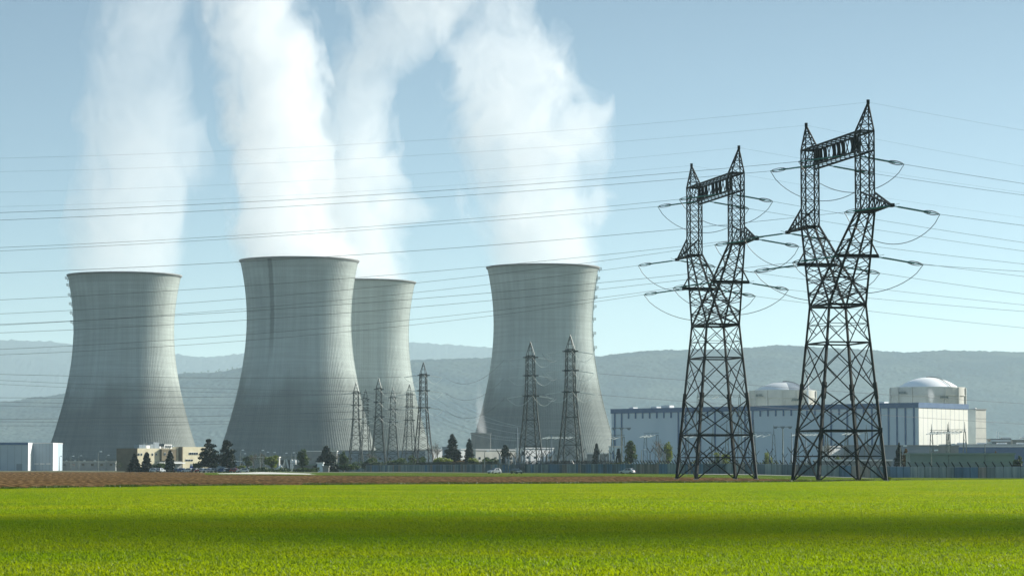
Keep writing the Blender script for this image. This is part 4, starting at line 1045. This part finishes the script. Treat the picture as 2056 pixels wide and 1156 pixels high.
# ------------------------------------------------------------------ switchyard
def gantry(xa, xb, ybeam, ytop, D, label, nstr=5, mat='galv', inner=True):
    a = V2(xa, D); c = V2(xb, D); zb = W(0, ybeam, D).z; zt = W(0, ytop, D).z
    e = thing('switchyard_gantry', label, 'gantry', a, 'switchyard gantries')
    for p in (a, c):
        b = MB()
        for s in (-1, 1):
            b.beam(p+Vector((s*1.1, 0, 0)), p+Vector((s*.3, 0, zb)), .22); b.beam(p+Vector((s*1.1, 1, 0)), p+Vector((s*.3, .6, zb)), .2)
        for k in range(1, 6): b.beam(p+Vector((-1.1+.8*k/6, 0, zb*k/6)), p+Vector((1.1-.8*(k-1)/6, 0, zb*(k-1)/6)), .12)
        b.beam(p+Vector((0, .3, zb-.2)), p+Vector((0, .3, zt)), .4, w2=.1); b.build('post', MAT[mat], e)
    b = MB(); 
    for dz in (0, .8): b.beam(a+Vector((-.6,.3,zb+dz)), c+Vector((.6,.3,zb+dz)), .16)
    n = max(3, int((c-a).length/1.6))
    for k in range(n): p = a.lerp(c, k/n); q = a.lerp(c, (k+1)/n); b.beam(p+Vector((0,.3,zb)), q+Vector((0,.3,zb+.8)), .1)
    b.build('beam', MAT[mat], e)
    for k in range(nstr):
        p = a.lerp(c, (k+.5)/nstr)+Vector((0, .2, zb)); q = p+Vector((-3.4, -3.0, -1.0)); b = MB(); b.beam(p, q, .08)
        for i in range(10): b.beam(p.lerp(q, .1+i*.08), p.lerp(q, .1+i*.08+.055), .38, n=6)
        b.build('insulator_string', MAT['white_ins'], e)
    return e
gantry(1871, 1903.5, 867, 850, 1080, 'left bay of the lattice gantry before the cream end of the hall', 5)
gantry(1906, 1938, 866, 846, 1075, 'right bay of the lattice gantry before the cream end of the hall', 4)
gantry(1554, 1500, 872, 853, 1000, 'dark peaked gantry between the two tall pylons', 4, 'bluegrey')
gantry(1460, 1514, 871, 842, 1050, 'gantry seen through the right legs of the second tall pylon', 5)
gantry(1380, 1432, 874, 850, 1060, 'gantry seen through the left legs of the second tall pylon', 4)
gantry(1296, 1320, 873, 871, 1040, 'low gantry beside the bare tree', 3, 'bluegrey')
gantry(1600, 1660, 870, 858, 1050, 'gantry seen behind the left legs of the tallest pylon', 7)
gantry(1700, 1740, 868, 852, 1050, 'gantry seen through the middle of the tallest pylon', 4)
gantry(1100, 1160, 876, 874, 1080, 'gantry strung with pale strings between the paired pylons', 7)
gantry(1230, 1252, 877, 875, 1060, 'low gantry by the lamp mast at the turbine hall corner', 2)
# big wide lattice masts behind the second tall pylon
gantry(1402, 1486, 796, 786, 1180, 'tall wide gantry on the hall side, framed by the second tall pylon', 3)
# switch posts behind the wall
RS = random.Random(8)
b = MB(); b.beam((0,0,0), (0,0,2.6), .28); b.box(-.5,.5,-.4,.4,2.6,3.0); sp_ = thing('switch_post', 'dark switchgear post with an insulator on top, behind the perimeter wall', 'switchgear', (0,0,0), 'switchgear posts behind the wall')
b.build('stand', MAT['galv'], sp_); b = MB()
b.beam((0,0,3.0), (0,0,5.3), .20)
for i in range(7): b.beam((0,0,3.1+i*.3), (0,0,3.25+i*.3), .5, n=8)
b.build('insulator', MAT['bluegrey'], sp_)
b = MB(); b.beam((-.9,0,6.6), (0,0,5.2), .16); b.beam((.9,0,6.6), (0,0,5.2), .16); b.build('arm', MAT['steel'], sp_)
spots = [(1000+RS.uniform(0, 240), RS.uniform(850, 960)) for k in range(34)]+[(1300+RS.uniform(0, 330), RS.uniform(800, 950)) for k in range(26)]
for i, (xx, D) in enumerate(spots):
    o = sp_ if i == 0 else copy_tree(sp_)
    s = RS.uniform(.8, 1.25); o.location = (X(xx, D), D, hgt(X(xx, D), D)); o.scale = (s, s, s)
b = MB()
tr_ = thing('transformer', 'x', 'transformer', (0,0,0), 'transformers behind the wall'); b.box(-2.2,2.2,-1.2,1.2,.3,3.4); b.build('tank', MAT['gconc'], tr_)
b = MB()
for k in range(9): b.box(-2+k*.48,-1.85+k*.48,-1.9,-1.25,.6,3.0)
b.build('radiator', MAT['bluegrey'], tr_); 
for k in (-1.2, 0, 1.2):
    b = MB(); b.beam((k,0,3.4), (k*1.4,0,5.6), .2)
    for i in range(6): b.beam((k+k*.4*i/7,0,3.6+i*.3), (k+k*.4*i/7,0,3.75+i*.3), .5, n=8)
    b.build('bushing', MAT['brown'], tr_)
for i, (xx, D, lab) in enumerate(((1044, 900, 'grey transformer behind the wall by the left paired pylon'), (1098, 880, 'grey transformer between the paired pylons'), (1860, 760, 'transformer right of the cypress pair'), (1893, 760, 'transformer furthest right behind the green grey building'), (1700, 900, 'transformer framed by the legs of the tallest pylon'))):
    o = tr_ if i == 0 else copy_tree(tr_); o.location = (X(xx, D), D, hgt(X(xx, D), D)); o['label'] = lab
# lamp posts
def lamp_post(x, yt, D, label, tall=False, proto={}):
    p = V2(x, D); g = hgt(p.x, D); H = W(0, yt, D).z-g; e = thing('lamp_mast' if tall else 'street_lamp', label, 'lamp', (p.x, D, g), 'floodlight masts' if tall else 'street lamps round the plant')
    o = Vector((p.x, D, g)); b = MB(); b.tube([o, o+Vector((0,0,H*.5)), o+Vector((0,0,H-.2))], [.17, .13, .09] if not tall else [.26, .2, .14], 6); b.build('pole', MAT['galv'], e)
    if tall:
        b = MB(); b.beam(o+Vector((-2.6,0,H-.2)), o+Vector((2.6,0,H-.2)), .16); b.build('crossbar', MAT['galv'], e)
        for s in (-2.3, 0, 2.3): b = MB(); b.hexa([o+Vector((s+dx, dy, H-.1+dz)) for dx, dy, dz in ((-.75,-.4,.1),(.75,-.4,.1),(.75,.4,.1),(-.75,.4,.1),(-.3,-.3,-.65),(.3,-.3,-.65),(.3,.3,-.65),(-.3,.3,-.65))]); b.build('lamp_head', MAT['bluegrey'], e)
    else:
        b = MB(); b.tube([o+Vector((0,0,H-.2)), o+Vector((.3,-.2,H)), o+Vector((.9,-.4,H+.1))], .06, 5); b.build('bracket', MAT['galv'], e)
        b = MB(); b.hexa([o+Vector(q)+Vector((0,0,H)) for q in ((.6,-.75,0),(1.7,-.75,.05),(1.7,-.1,.05),(.6,-.1,0),(.75,-.65,.38),(1.55,-.65,.40),(1.55,-.2,.40),(.75,-.2,.38))]); b.build('lamp_head', MAT['lamp'], e)
    return e
ordn = ['first', 'second', 'third', 'fourth', 'fifth', 'sixth', 'seventh', 'eighth', 'ninth', 'tenth']
for i, (xx, yy, D) in enumerate(((119,916,1350),(142,916,1350),(158,915,1350),(197,907,1150),(213,914,1300))):
    lamp_post(xx, yy, D, f'{ordn[i]} street lamp from the left, before the leftmost cooling tower')
for i, (xx, yy, D) in enumerate(((482,904,1120),(487,911,1250),(522,904.5,1120),(533,908,1200),(546,908.5,1200),(570,910,1250),(585,909,1250),(593,909.5,1250),(675,910,1200))):
    lamp_post(xx, yy, D, f'{ordn[i]} street lamp from the left, before the largest cooling tower')
for xx, yy, D, lab in ((340,897,1050,'slim lamp post in front of the office roof units'), (1870,905,680,'pale lamp post right of the cypress pair'), (1978,890,700,'lamp post before the dark blue hall'), (1808,896,690,'lamp post standing in front of the cypress pair'), (1905,893,700,'lamp post before the cream hall end'), (1288,903,900,'small lamp post by the bare tree'), (973,906,930,'small lamp post in the bushes left of the paired pylons')):
    lamp_post(xx, yy, D, lab)
lamp_post(1248, 858, 860, 'three headed floodlight mast at the turbine hall corner', True)
lamp_post(1572, 855.5, 860, 'three headed floodlight mast between the two tall pylons', True)
for xx, yy, D, lab in ((1039, 858, 980, 'thin dark pole left of the paired pylons'), (1107, 872, 900, 'thin pale pole between the paired pylons'), (1590, 868, 950, 'thin pole left of the tallest pylon'), (1618, 875, 900, 'thin pole behind the left leg of the tallest pylon')):
    p = V2(xx, D); b = MB(); b.tube([(p.x, D, 0), (p.x, D, W(0, yy, D).z)], [.3, .16], 6); e = thing('lightning_mast', lab, 'pole', (p.x, D, 0), 'thin lightning masts'); b.build('shaft', MAT['bluegrey'], e)
    b = MB(); b.beam((p.x-.8, D, W(0, yy, D).z-1.5), (p.x+.8, D, W(0, yy, D).z-1.5), .1); b.build('spike', MAT['galv'], e)

# ------------------------------------------------------------------ trees
RT = random.Random(77)
def leaves(b, c, rx, ry, rz, n, size, flat=0.0, shell=.5):
    for _ in range(n):
        d = Vector((RT.gauss(0, 1), RT.gauss(0, 1), RT.gauss(0, 1))).normalized(); r = RT.random()**shell
        p = Vector((c.x+d.x*rx*r, c.y+d.y*ry*r, c.z+d.z*rz*r)); s = size*RT.uniform(.5, 1.3)
        a = Vector((RT.uniform(-1, 1), RT.uniform(-1, 1), RT.uniform(-1, 1)*(1-flat))).normalized(); q = a.cross(Vector((RT.uniform(-1, 1), RT.uniform(-1, 1), RT.uniform(-1, 1)))).normalized()
        b.add([p-a*s, p+q*s*.6, p+a*s, p-q*s*.6], [(0,1,2,3)])
def tree(kind, x, yt, wpx, D, label, ybot=None, mat=None, group=None, lean=0):
    p = V2(x, D); g = hgt(p.x, D); H = W(0, yt, D).z-g; r = wpx/2/ppm(D); o = Vector((p.x, D, g))
    name = {'spruce': 'spruce_tree', 'pine': 'pine_tree', 'round': 'leafy_tree', 'bare': 'bare_tree', 'bush': 'bush', 'cypress': 'cypress_tree'}[kind]
    e = thing(name, label, 'bush' if kind == 'bush' else 'tree', o, group)
    b = MB(); cr = MB(); th = H*.035+.08
    if kind == 'spruce':
        b.tube([o, o+Vector((0,0,H*.5)), o+Vector((0,0,H*.98))], [th, th*.6, .05], 6)
        z = H*.07
        while z < H*.985:
            f = 1-(z/H); rr = r*(f**.8)*RT.uniform(.9, 1.2)+.15
            for k in range(int(9+12*f)):
                a = RT.uniform(0, 2*pi); L0 = rr*RT.uniform(.65, 1.08); tip = o+Vector((cos(a)*L0, sin(a)*L0, z-L0*.22)); bs = o+Vector((0,0,z+L0*.1))
                b.beam(bs, tip, .07)
                for m in range(5):
                    q = bs.lerp(tip, .25+.18*m); leaves(cr, q, L0*.22+.16, L0*.22+.16, .20+L0*.07, 8, .32+L0*.07, .5)
            z += H*.035+.12
        leaves(cr, o+Vector((0,0,H*.96)), .2, .2, H*.05, 20, .25)
    elif kind == 'pine':
        b.tube([o, o+Vector((.2,0,H*.5)), o+Vector((0,0,H*.93))], [th*1.2, th*.8, th*.3], 7)
        for k in range(48):
            f = RT.uniform(.14, .97); z = H*f; rr = r*(1.0 if f < .6 else (1.08-f)*2.0)*RT.uniform(.45, 1.0); a = RT.uniform(0, 2*pi); c = o+Vector((cos(a)*rr*.75, sin(a)*rr*.75, z))
            b.beam(o+Vector((0,0,z-rr*.2)), c, .13); leaves(cr, c, rr*.46+.5, rr*.46+.5, H*.036+.2, 100, .45, .5)
    elif kind in ('round', 'bush'):
        if kind == 'round': b.tube([o, o+Vector((lean*.5,0,H*.35)), o+Vector((lean,0,H*.7))], [th*1.1, th*.8, th*.3], 7)
        zc = H*(.60 if kind == 'round' else .48); hz = H*(.42 if kind == 'round' else .5)
        for k in range(26 if kind == 'round' else 20):
            d = Vector((RT.gauss(0, 1), RT.gauss(0, 1), RT.gauss(0, 1))).normalized(); q = RT.uniform(.25, .82); c = o+Vector((d.x*r*q, d.y*r*q, zc+d.z*hz*q))
            b.beam(o+Vector((0,0,H*.25)), c, .08); leaves(cr, c, r*.34, r*.34, hz*.30, 75, r*.09+.13)
    elif kind == 'bare':
        def br(p0, d, L0, t, n):
            p1 = p0+d*L0; b.beam(p0, p1, t, w2=t*.65, n=3)
            if n == 0: return
            for k in range(3 if n > 1 else 4):
                dd = (d+Vector((RT.uniform(-.7, .7), RT.uniform(-.7, .7), RT.uniform(-.1, .45)))).normalized(); br(p0.lerp(p1, RT.uniform(.55, 1)), dd, L0*RT.uniform(.6, .85), t*.62, n-1)
        br(o, Vector((0,0,1)), H*.32, th*1.0, 5)
        leaves(cr, o+Vector((0,0,H*.62)), r*.9, r*.9, H*.33, 260, .16)
    elif kind == 'cypress':
        b.tube([o, o+Vector((0,0,H*.9))], [th, .05], 6)
        for k in range(60):
            f = RT.random(); rr = r*(1-f**1.6)*.85+.15; a = RT.uniform(0, 2*pi); leaves(cr, o+Vector((cos(a)*rr*.6, sin(a)*rr*.6, H*(.05+.9*f))), rr*.5+.1, rr*.5+.1, H*.07, 70, .20)
    b.build('trunk' if kind != 'bush' else 'stems', MAT['twig'] if kind == 'bare' else MAT['bark'], e)
    if cr.v:
        mt = mat or {'spruce': 'conifer', 'pine': 'pine', 'round': 'leafd', 'bush': 'leaf', 'cypress': 'conifer', 'bare': 'leafd'}[kind]
        cr.build('crown', MAT[mt], e)
    return e
G1 = 'trees inside the plant fence'
for a_ in [
    ('spruce', 270, 911, 26, 1010, 'left one of the two dark spruces before the beige offices'),
    ('spruce', 294, 907, 22, 1005, 'right one of the two dark spruces before the beige offices'),
    ('spruce', 341, 904, 22, 1015, 'lone spruce behind the slim lamp post at the offices'),
    ('pine', 420, 882, 42, 1000, 'tall dark pine nearest the beige offices'),
    ('pine', 456, 884, 36, 990, 'tall dark pine with gaps in its crown, right of its twin'),
    ('bush', 484, 932, 22, 990, 'round green bush right of the tall pines'),
    ('round', 498, 910, 22, 1250, 'small dark tree in front of the pipe bridge'),
    ('round', 606, 900, 32, 1050, 'dark round tree left of the big conifer'),
    ('spruce', 655, 894, 54, 1040, 'broad dark conifer above the gate house'),
    ('round', 690, 905, 22, 1060, 'rounded dark tree just left of the row of six pylons'),
    ('spruce', 908, 870, 46, 1120, 'larger spruce between the pylon row and the grey block'),
    ('spruce', 942, 879, 28, 1120, 'smaller spruce leaning against the grey block'),
    ('spruce', 1198, 889, 20, 1250, 'small spruce at the right foot of the rightmost tower'),
    ('pine', 1015, 893, 22, 1180, 'small pine in front of the cream building'),
    ('round', 1266, 880, 32, 1000, 'fresh green tree left of the bare tree by the hall'),
    ('spruce', 1242, 900, 12, 950, 'thin dark conifer at the pale kiosk')]: tree(*a_, group=G1)
for a_ in [
    ('round', 546, 913, 34, 1020, 'yellow green tree behind the white tent', 'leaf'),
    ('bush', 890, 914, 52, 1080, 'bright green shrub right of the darkest pylon', 'leaf'),
    ('bush', 922, 922, 36, 1060, 'olive brown shrub under the larger spruce', 'brownleaf'),
    ('bush', 950, 914, 34, 1060, 'light green shrub under the smaller spruce', 'leaf'),
    ('bush', 985, 915, 40, 1050, 'mid green shrub right of the light green one', 'leafd'),
    ('round', 1342, 888, 24, 1010, 'yellowish tree right of the bare tree', 'leaf'),
    ('bush', 1450, 905, 40, 980, 'yellow green bush seen between the legs of the second pylon', 'leaf'),
    ('bush', 1541, 900, 26, 990, 'yellowish bush beside the dark peaked gantry', 'leaf'),
    ('bush', 1683, 912, 20, 900, 'pale green bush between the legs of the tallest pylon', 'leaf'),
    ('cypress', 1805, 889, 26, 720, 'dark green cone shaped cypress behind the wall', 'conifer'),
    ('cypress', 1819, 899, 26, 735, 'rusty brown flank tree leaning on the dark cypress', 'brownleaf'),
    ('cypress', 1999, 905, 9, 900, 'tiny rusty cone tree before the dark blue hall', 'brownleaf'),
    ('bush', 2045, 914, 26, 690, 'green shrub at the right edge behind the wall', 'leafd'),
    ('bush', 1783, 956, 13, 404, 'small weed tuft at the foot of the tallest pylon', 'leaf'),
    ('bush', 745, 918, 50, 1180, 'dull green thicket under the left pylons of the row', 'leafd'),
    ('bush', 800, 918, 50, 1170, 'olive thicket under the middle pylons of the row', 'leafd'),
    ('bush', 838, 908, 40, 1160, 'brownish thicket at the base of the darkest pylon', 'leafd'),
    ('bush', 700, 928, 50, 1040, 'dark green thicket right of the gate house', 'leafd'),
    ('bush', 605, 938, 24, 960, 'dark shrub in front of the low annex', 'leafd'),
    ('bush', 622, 940, 20, 950, 'second dark shrub in front of the low annex', 'leafd'),
    ('bush', 530, 936, 30, 1010, 'low hedge left of the white tent', 'leafd'),
    ('bush', 320, 928, 34, 1060, 'pale olive shrub before the office lobby', 'leafd'),
    ('bush', 396, 928, 26, 1050, 'pale olive shrub beside the blue totem sign', 'leafd')]: tree(*a_[:6], mat=a_[6], group=G1)
for a_ in [
    ('bare', 1325, 878, 44, 1000, 'large leafless tree before the turbine hall'),
    ('bare', 1665, 880, 60, 960, 'leafless tree behind the legs of the tallest pylon'),
    ('bare', 668, 893, 40, 1120, 'leafless tree just right of the broad conifer'),
    ('bare', 510, 903, 30, 1150, 'leafless tree between the lamps before the largest tower'),
    ('bare', 873, 876, 20, 1300, 'pale leafless poplar right of the darkest pylon'),
    ('bare', 525, 905, 26, 1150, 'thin leafless tree right of the other leafless one'),
    ('bare', 750, 900, 36, 1200, 'leafless tree among the left pylons of the row'),
    ('bare', 238, 925, 20, 1250, 'small leafless tree at the brown office wing')]: tree(*a_, group=G1)
def scrub(name, xa, xb, ya, Dfun, n, mt, label, seed):
    RT.seed(seed); b = MB()
    for k in range(n):
        xx = RT.uniform(xa, xb); D = Dfun(xx)+RT.uniform(0, 30); q = V2(xx, D); g = hgt(q.x, q.y)
        hh = max(1.0, (W(0, ya, D).z-g)*(.75+.5*noise.noise(Vector((xx/14, seed, 0)))+RT.uniform(-.15, .15))); w_ = hh*RT.uniform(.35, .6)
        leaves(b, Vector((q.x, q.y, g+hh*.5)), w_, w_, hh*.5, 55, .28)
    tag(b.build(name, MAT[mt]), label, 'undergrowth', kind='stuff')
WY = lambda xx: next((y for y in range(400, 1300, 5) if interp(WYX, -y) <= X(xx, y)), 1250) + 18
scrub('undergrowth', 655, 880, 921, WY, 150, 'leafd', 'dull green scrub filling the ground behind the left end of the wall', 51)
scrub('undergrowth', 870, 1010, 923, WY, 80, 'leaf2', 'mixed green scrub behind the wall before the spruces', 52)
scrub('undergrowth', 1225, 1620, 922, WY, 120, 'leaf2', 'low thin scrub in the switchyard behind the wall', 53)
scrub('undergrowth', 470, 640, 937, lambda x: 1000, 60, 'leafd', 'low dark hedge growth beside the access road', 54)
# lone trees on the ridge line
RH = random.Random(4)
for i, xx in enumerate((371, 389, 405, 418, 434, 439, 456, 466, 476)):
    D = 10950; p = W(xx, interp(SKY1, xx)+2, D); Hh = RH.uniform(14, 26)
    e = thing('ridge_tree', f'{ordn[i]} lone tree from the left on the ridge between the two left towers', 'tree', (p.x, D, p.z-4), 'lone trees on the ridge')
    o = Vector((p.x, D, p.z-4)); b = MB(); b.tube([o, o+Vector((0,0,Hh*.8))], [.6, .3], 5)
    for k in range(6): a = RH.uniform(0, 6.28); b.beam(o+Vector((0,0,Hh*.45)), o+Vector((cos(a)*3, sin(a)*3, Hh*.8)), .3)
    b.build('trunk', MAT['bark'], e); b = MB(); RT.seed(i)
    for k in range(6): leaves(b, o+Vector((RH.uniform(-3,3), RH.uniform(-2,2), Hh*RH.uniform(.6,.95))), 2.4, 2.4, 2.0, 24, 1.0)
    b.build('crown', MAT['leafd'], e)

# ------------------------------------------------------------------ cars
def car(loc, rz, paint, label, group, hatch=True):
    """x forward; 4.1 m long"""
    e = thing('parked_car', label, 'car', (0,0,0), group)
    Lc, hw = 2.05, .86
    low = [(-2.02,.32),(-2.05,.55),(-1.98,.86),(-1.2,.92),(.75,.92),(1.75,.78),(2.02,.62),(2.05,.35)]
    b = MB(); n = len(low)
    prof = low
    vs = [(x, s*hw*(1 if abs(x) < 1.7 else .9), z) for s in (-1, 1) for x, z in prof]
    b.add(vs, [tuple(range(n)), tuple(range(2*n-1, n-1, -1))]+[(i, n+i, n+(i+1) % n, (i+1) % n) for i in range(n)])
    roof = [(-1.85,.88),(-1.45,1.40),(-1.0,1.45),(.05,1.44),(.85,.92)]; m_ = len(roof)
    vs = []
    for s in (-1, 1):
        for x, z in roof: vs.append((x, s*(hw-.03 if z < 1 else hw-.2), z))
    b.add(vs, [tuple(range(m_)), tuple(range(2*m_-1, m_-1, -1))]+[(i, m_+i, m_+(i+1) % m_, (i+1) % m_) for i in range(m_)])
    body = b.build('body', paint, e, local=True)
    def lerp_roof(x, z): return (hw-.03)+((hw-.2)-(hw-.03))*(z-.9)/.52
    for s in (-1, 1):
        for (xa, xb, xc, xd) in ((-1.35,-.42,-.42,-1.22), (-.34,.55,.03,-.34)):
            b = MB(); q = [(xa, .95), (xb, .95), (xc, 1.36), (xd, 1.36)]; b.add([(x, s*(lerp_roof(x, z)+.012), z) for x, z in q], [(0,1,2,3)]); b.build('side_window', MAT['wind'], e, local=True)
    b = MB(); b.add([(.83,-.72,.96),(.83,.72,.96),(.16,.6,1.39),(.16,-.6,1.39)], [(0,1,2,3)]); b.v = [(x+.02, y, z+.015) for x, y, z in b.v]; b.build('windscreen', MAT['wind'], e, local=True)
    b = MB(); b.add([(-1.80,-.70,.96),(-1.80,.70,.96),(-1.49,.58,1.36),(-1.49,-.58,1.36)], [(3,2,1,0)]); b.v = [(x-.03, y, z+.01) for x, y, z in b.v]; b.build('rear_window', MAT['wind'], e, local=True)
    for x in (-1.3, 1.3):
        for s in (-1, 1):
            b = MB(); b.beam((x, s*.66, .31), (x, s*.9, .31), .62, n=14); wh = b.build('wheel', MAT['rubber'], e, local=True)
            b = MB(); b.beam((x, s*.885, .31), (x, s*.912, .31), .38, n=10); b.build('rim', MAT['galv'], wh, local=True)
    for s in (-1, 1):
        b = MB(); b.box(1.86, 2.07, s*.55-.16, s*.55+.16, .6, .74); b.build('headlight', MAT['lamp'], e, local=True)
        b = MB(); b.box(-2.07, -1.94, s*.62-.13, s*.62+.13, .62, .84); b.build('tail_light', MAT['red'], e, local=True)
    b = MB(); b.box(-2.09, -1.99, -.6, .6, .34, .46); b.build('bumper', MAT['rubber'], e, local=True)
    e.location = loc; e.rotation_euler = (0, 0, rz); return e
MAT['red'] = M('red_lens', (.4,.02,.02), None, rough=.3)
def paint(n, c, r=.28): return M(n, c, None, rough=r, spec=.6)
P_ = dict(silver=paint('silver_paint', (.42,.46,.50)), dark=paint('dark_green_paint', (.07,.10,.10)), white=paint('white_paint', (.70,.72,.74)), blue=paint('blue_paint', (.05,.12,.30)), black=paint('black_paint', (.02,.02,.025)), red=paint('red_paint', (.35,.04,.03)))
for xx, D, rz, pn, lab in ((992.5, 748, -2.35, 'silver', 'small silver hatchback parked on the verge, left of the dark car'), (1037, 712, -1.15, 'dark', 'dark green car facing the field beside the silver hatchback'), (1259, 722, 2.7, 'white', 'pale silver saloon alone on the verge before the painted wall')):
    x_ = X(xx, D); car((x_, D, hgt(x_, D)+.02), rz, P_[pn], lab, 'cars parked along the perimeter wall')
RC = random.Random(3); names = ['white', 'silver', 'dark', 'blue', 'white', 'black', 'red', 'silver', 'white']
cols_ = {'white': 'white', 'silver': 'silver', 'dark': 'dark green', 'blue': 'blue', 'black': 'black', 'red': 'red'}; cnt = {}
protos = {}
for i, xx in enumerate((312, 323, 358, 368, 377, 394, 402, 409, 417, 425, 432, 441, 449, 458, 466, 474, 487)):
    pn = names[i % len(names)]; D = 950-(xx-300)*.35; x_ = X(xx, D); k = cnt[pn] = cnt.get(pn, 0)+1
    lab = f'{ordn[k-1]} {cols_[pn]} car from the left in the distant car park'
    rz = RC.choice((.3, -.4, 2.8, 3.4, 1.2)); 
    if pn not in protos: protos[pn] = car((x_, D, hgt(x_, D)), rz, P_[pn], lab, 'cars in the distant car park')
    else:
        o = copy_tree(protos[pn]); o.location = (x_, D, hgt(x_, D)); o.rotation_euler = (0,0,rz); o['label'] = lab

# ------------------------------------------------------------------ haze
b = MB(); b.box(-14000, 14000, -600, 29000, -3, 1030)
m = bpy.data.materials.new('haze'); m.use_nodes = True; t = m.node_tree; t.nodes.clear(); out = nn(t, 'ShaderNodeOutputMaterial'); pv = nn(t, 'ShaderNodeVolumePrincipled')
pv.inputs['Density'].default_value = HAZE; pv.inputs['Color'].default_value = (.68,.89,1.0,1); pv.inputs['Anisotropy'].default_value = .25
t.links.new(pv.outputs[0], out.inputs['Volume'])
tag(b.build('haze', m), 'pale blue summer haze filling the air over the plain', kind='stuff')
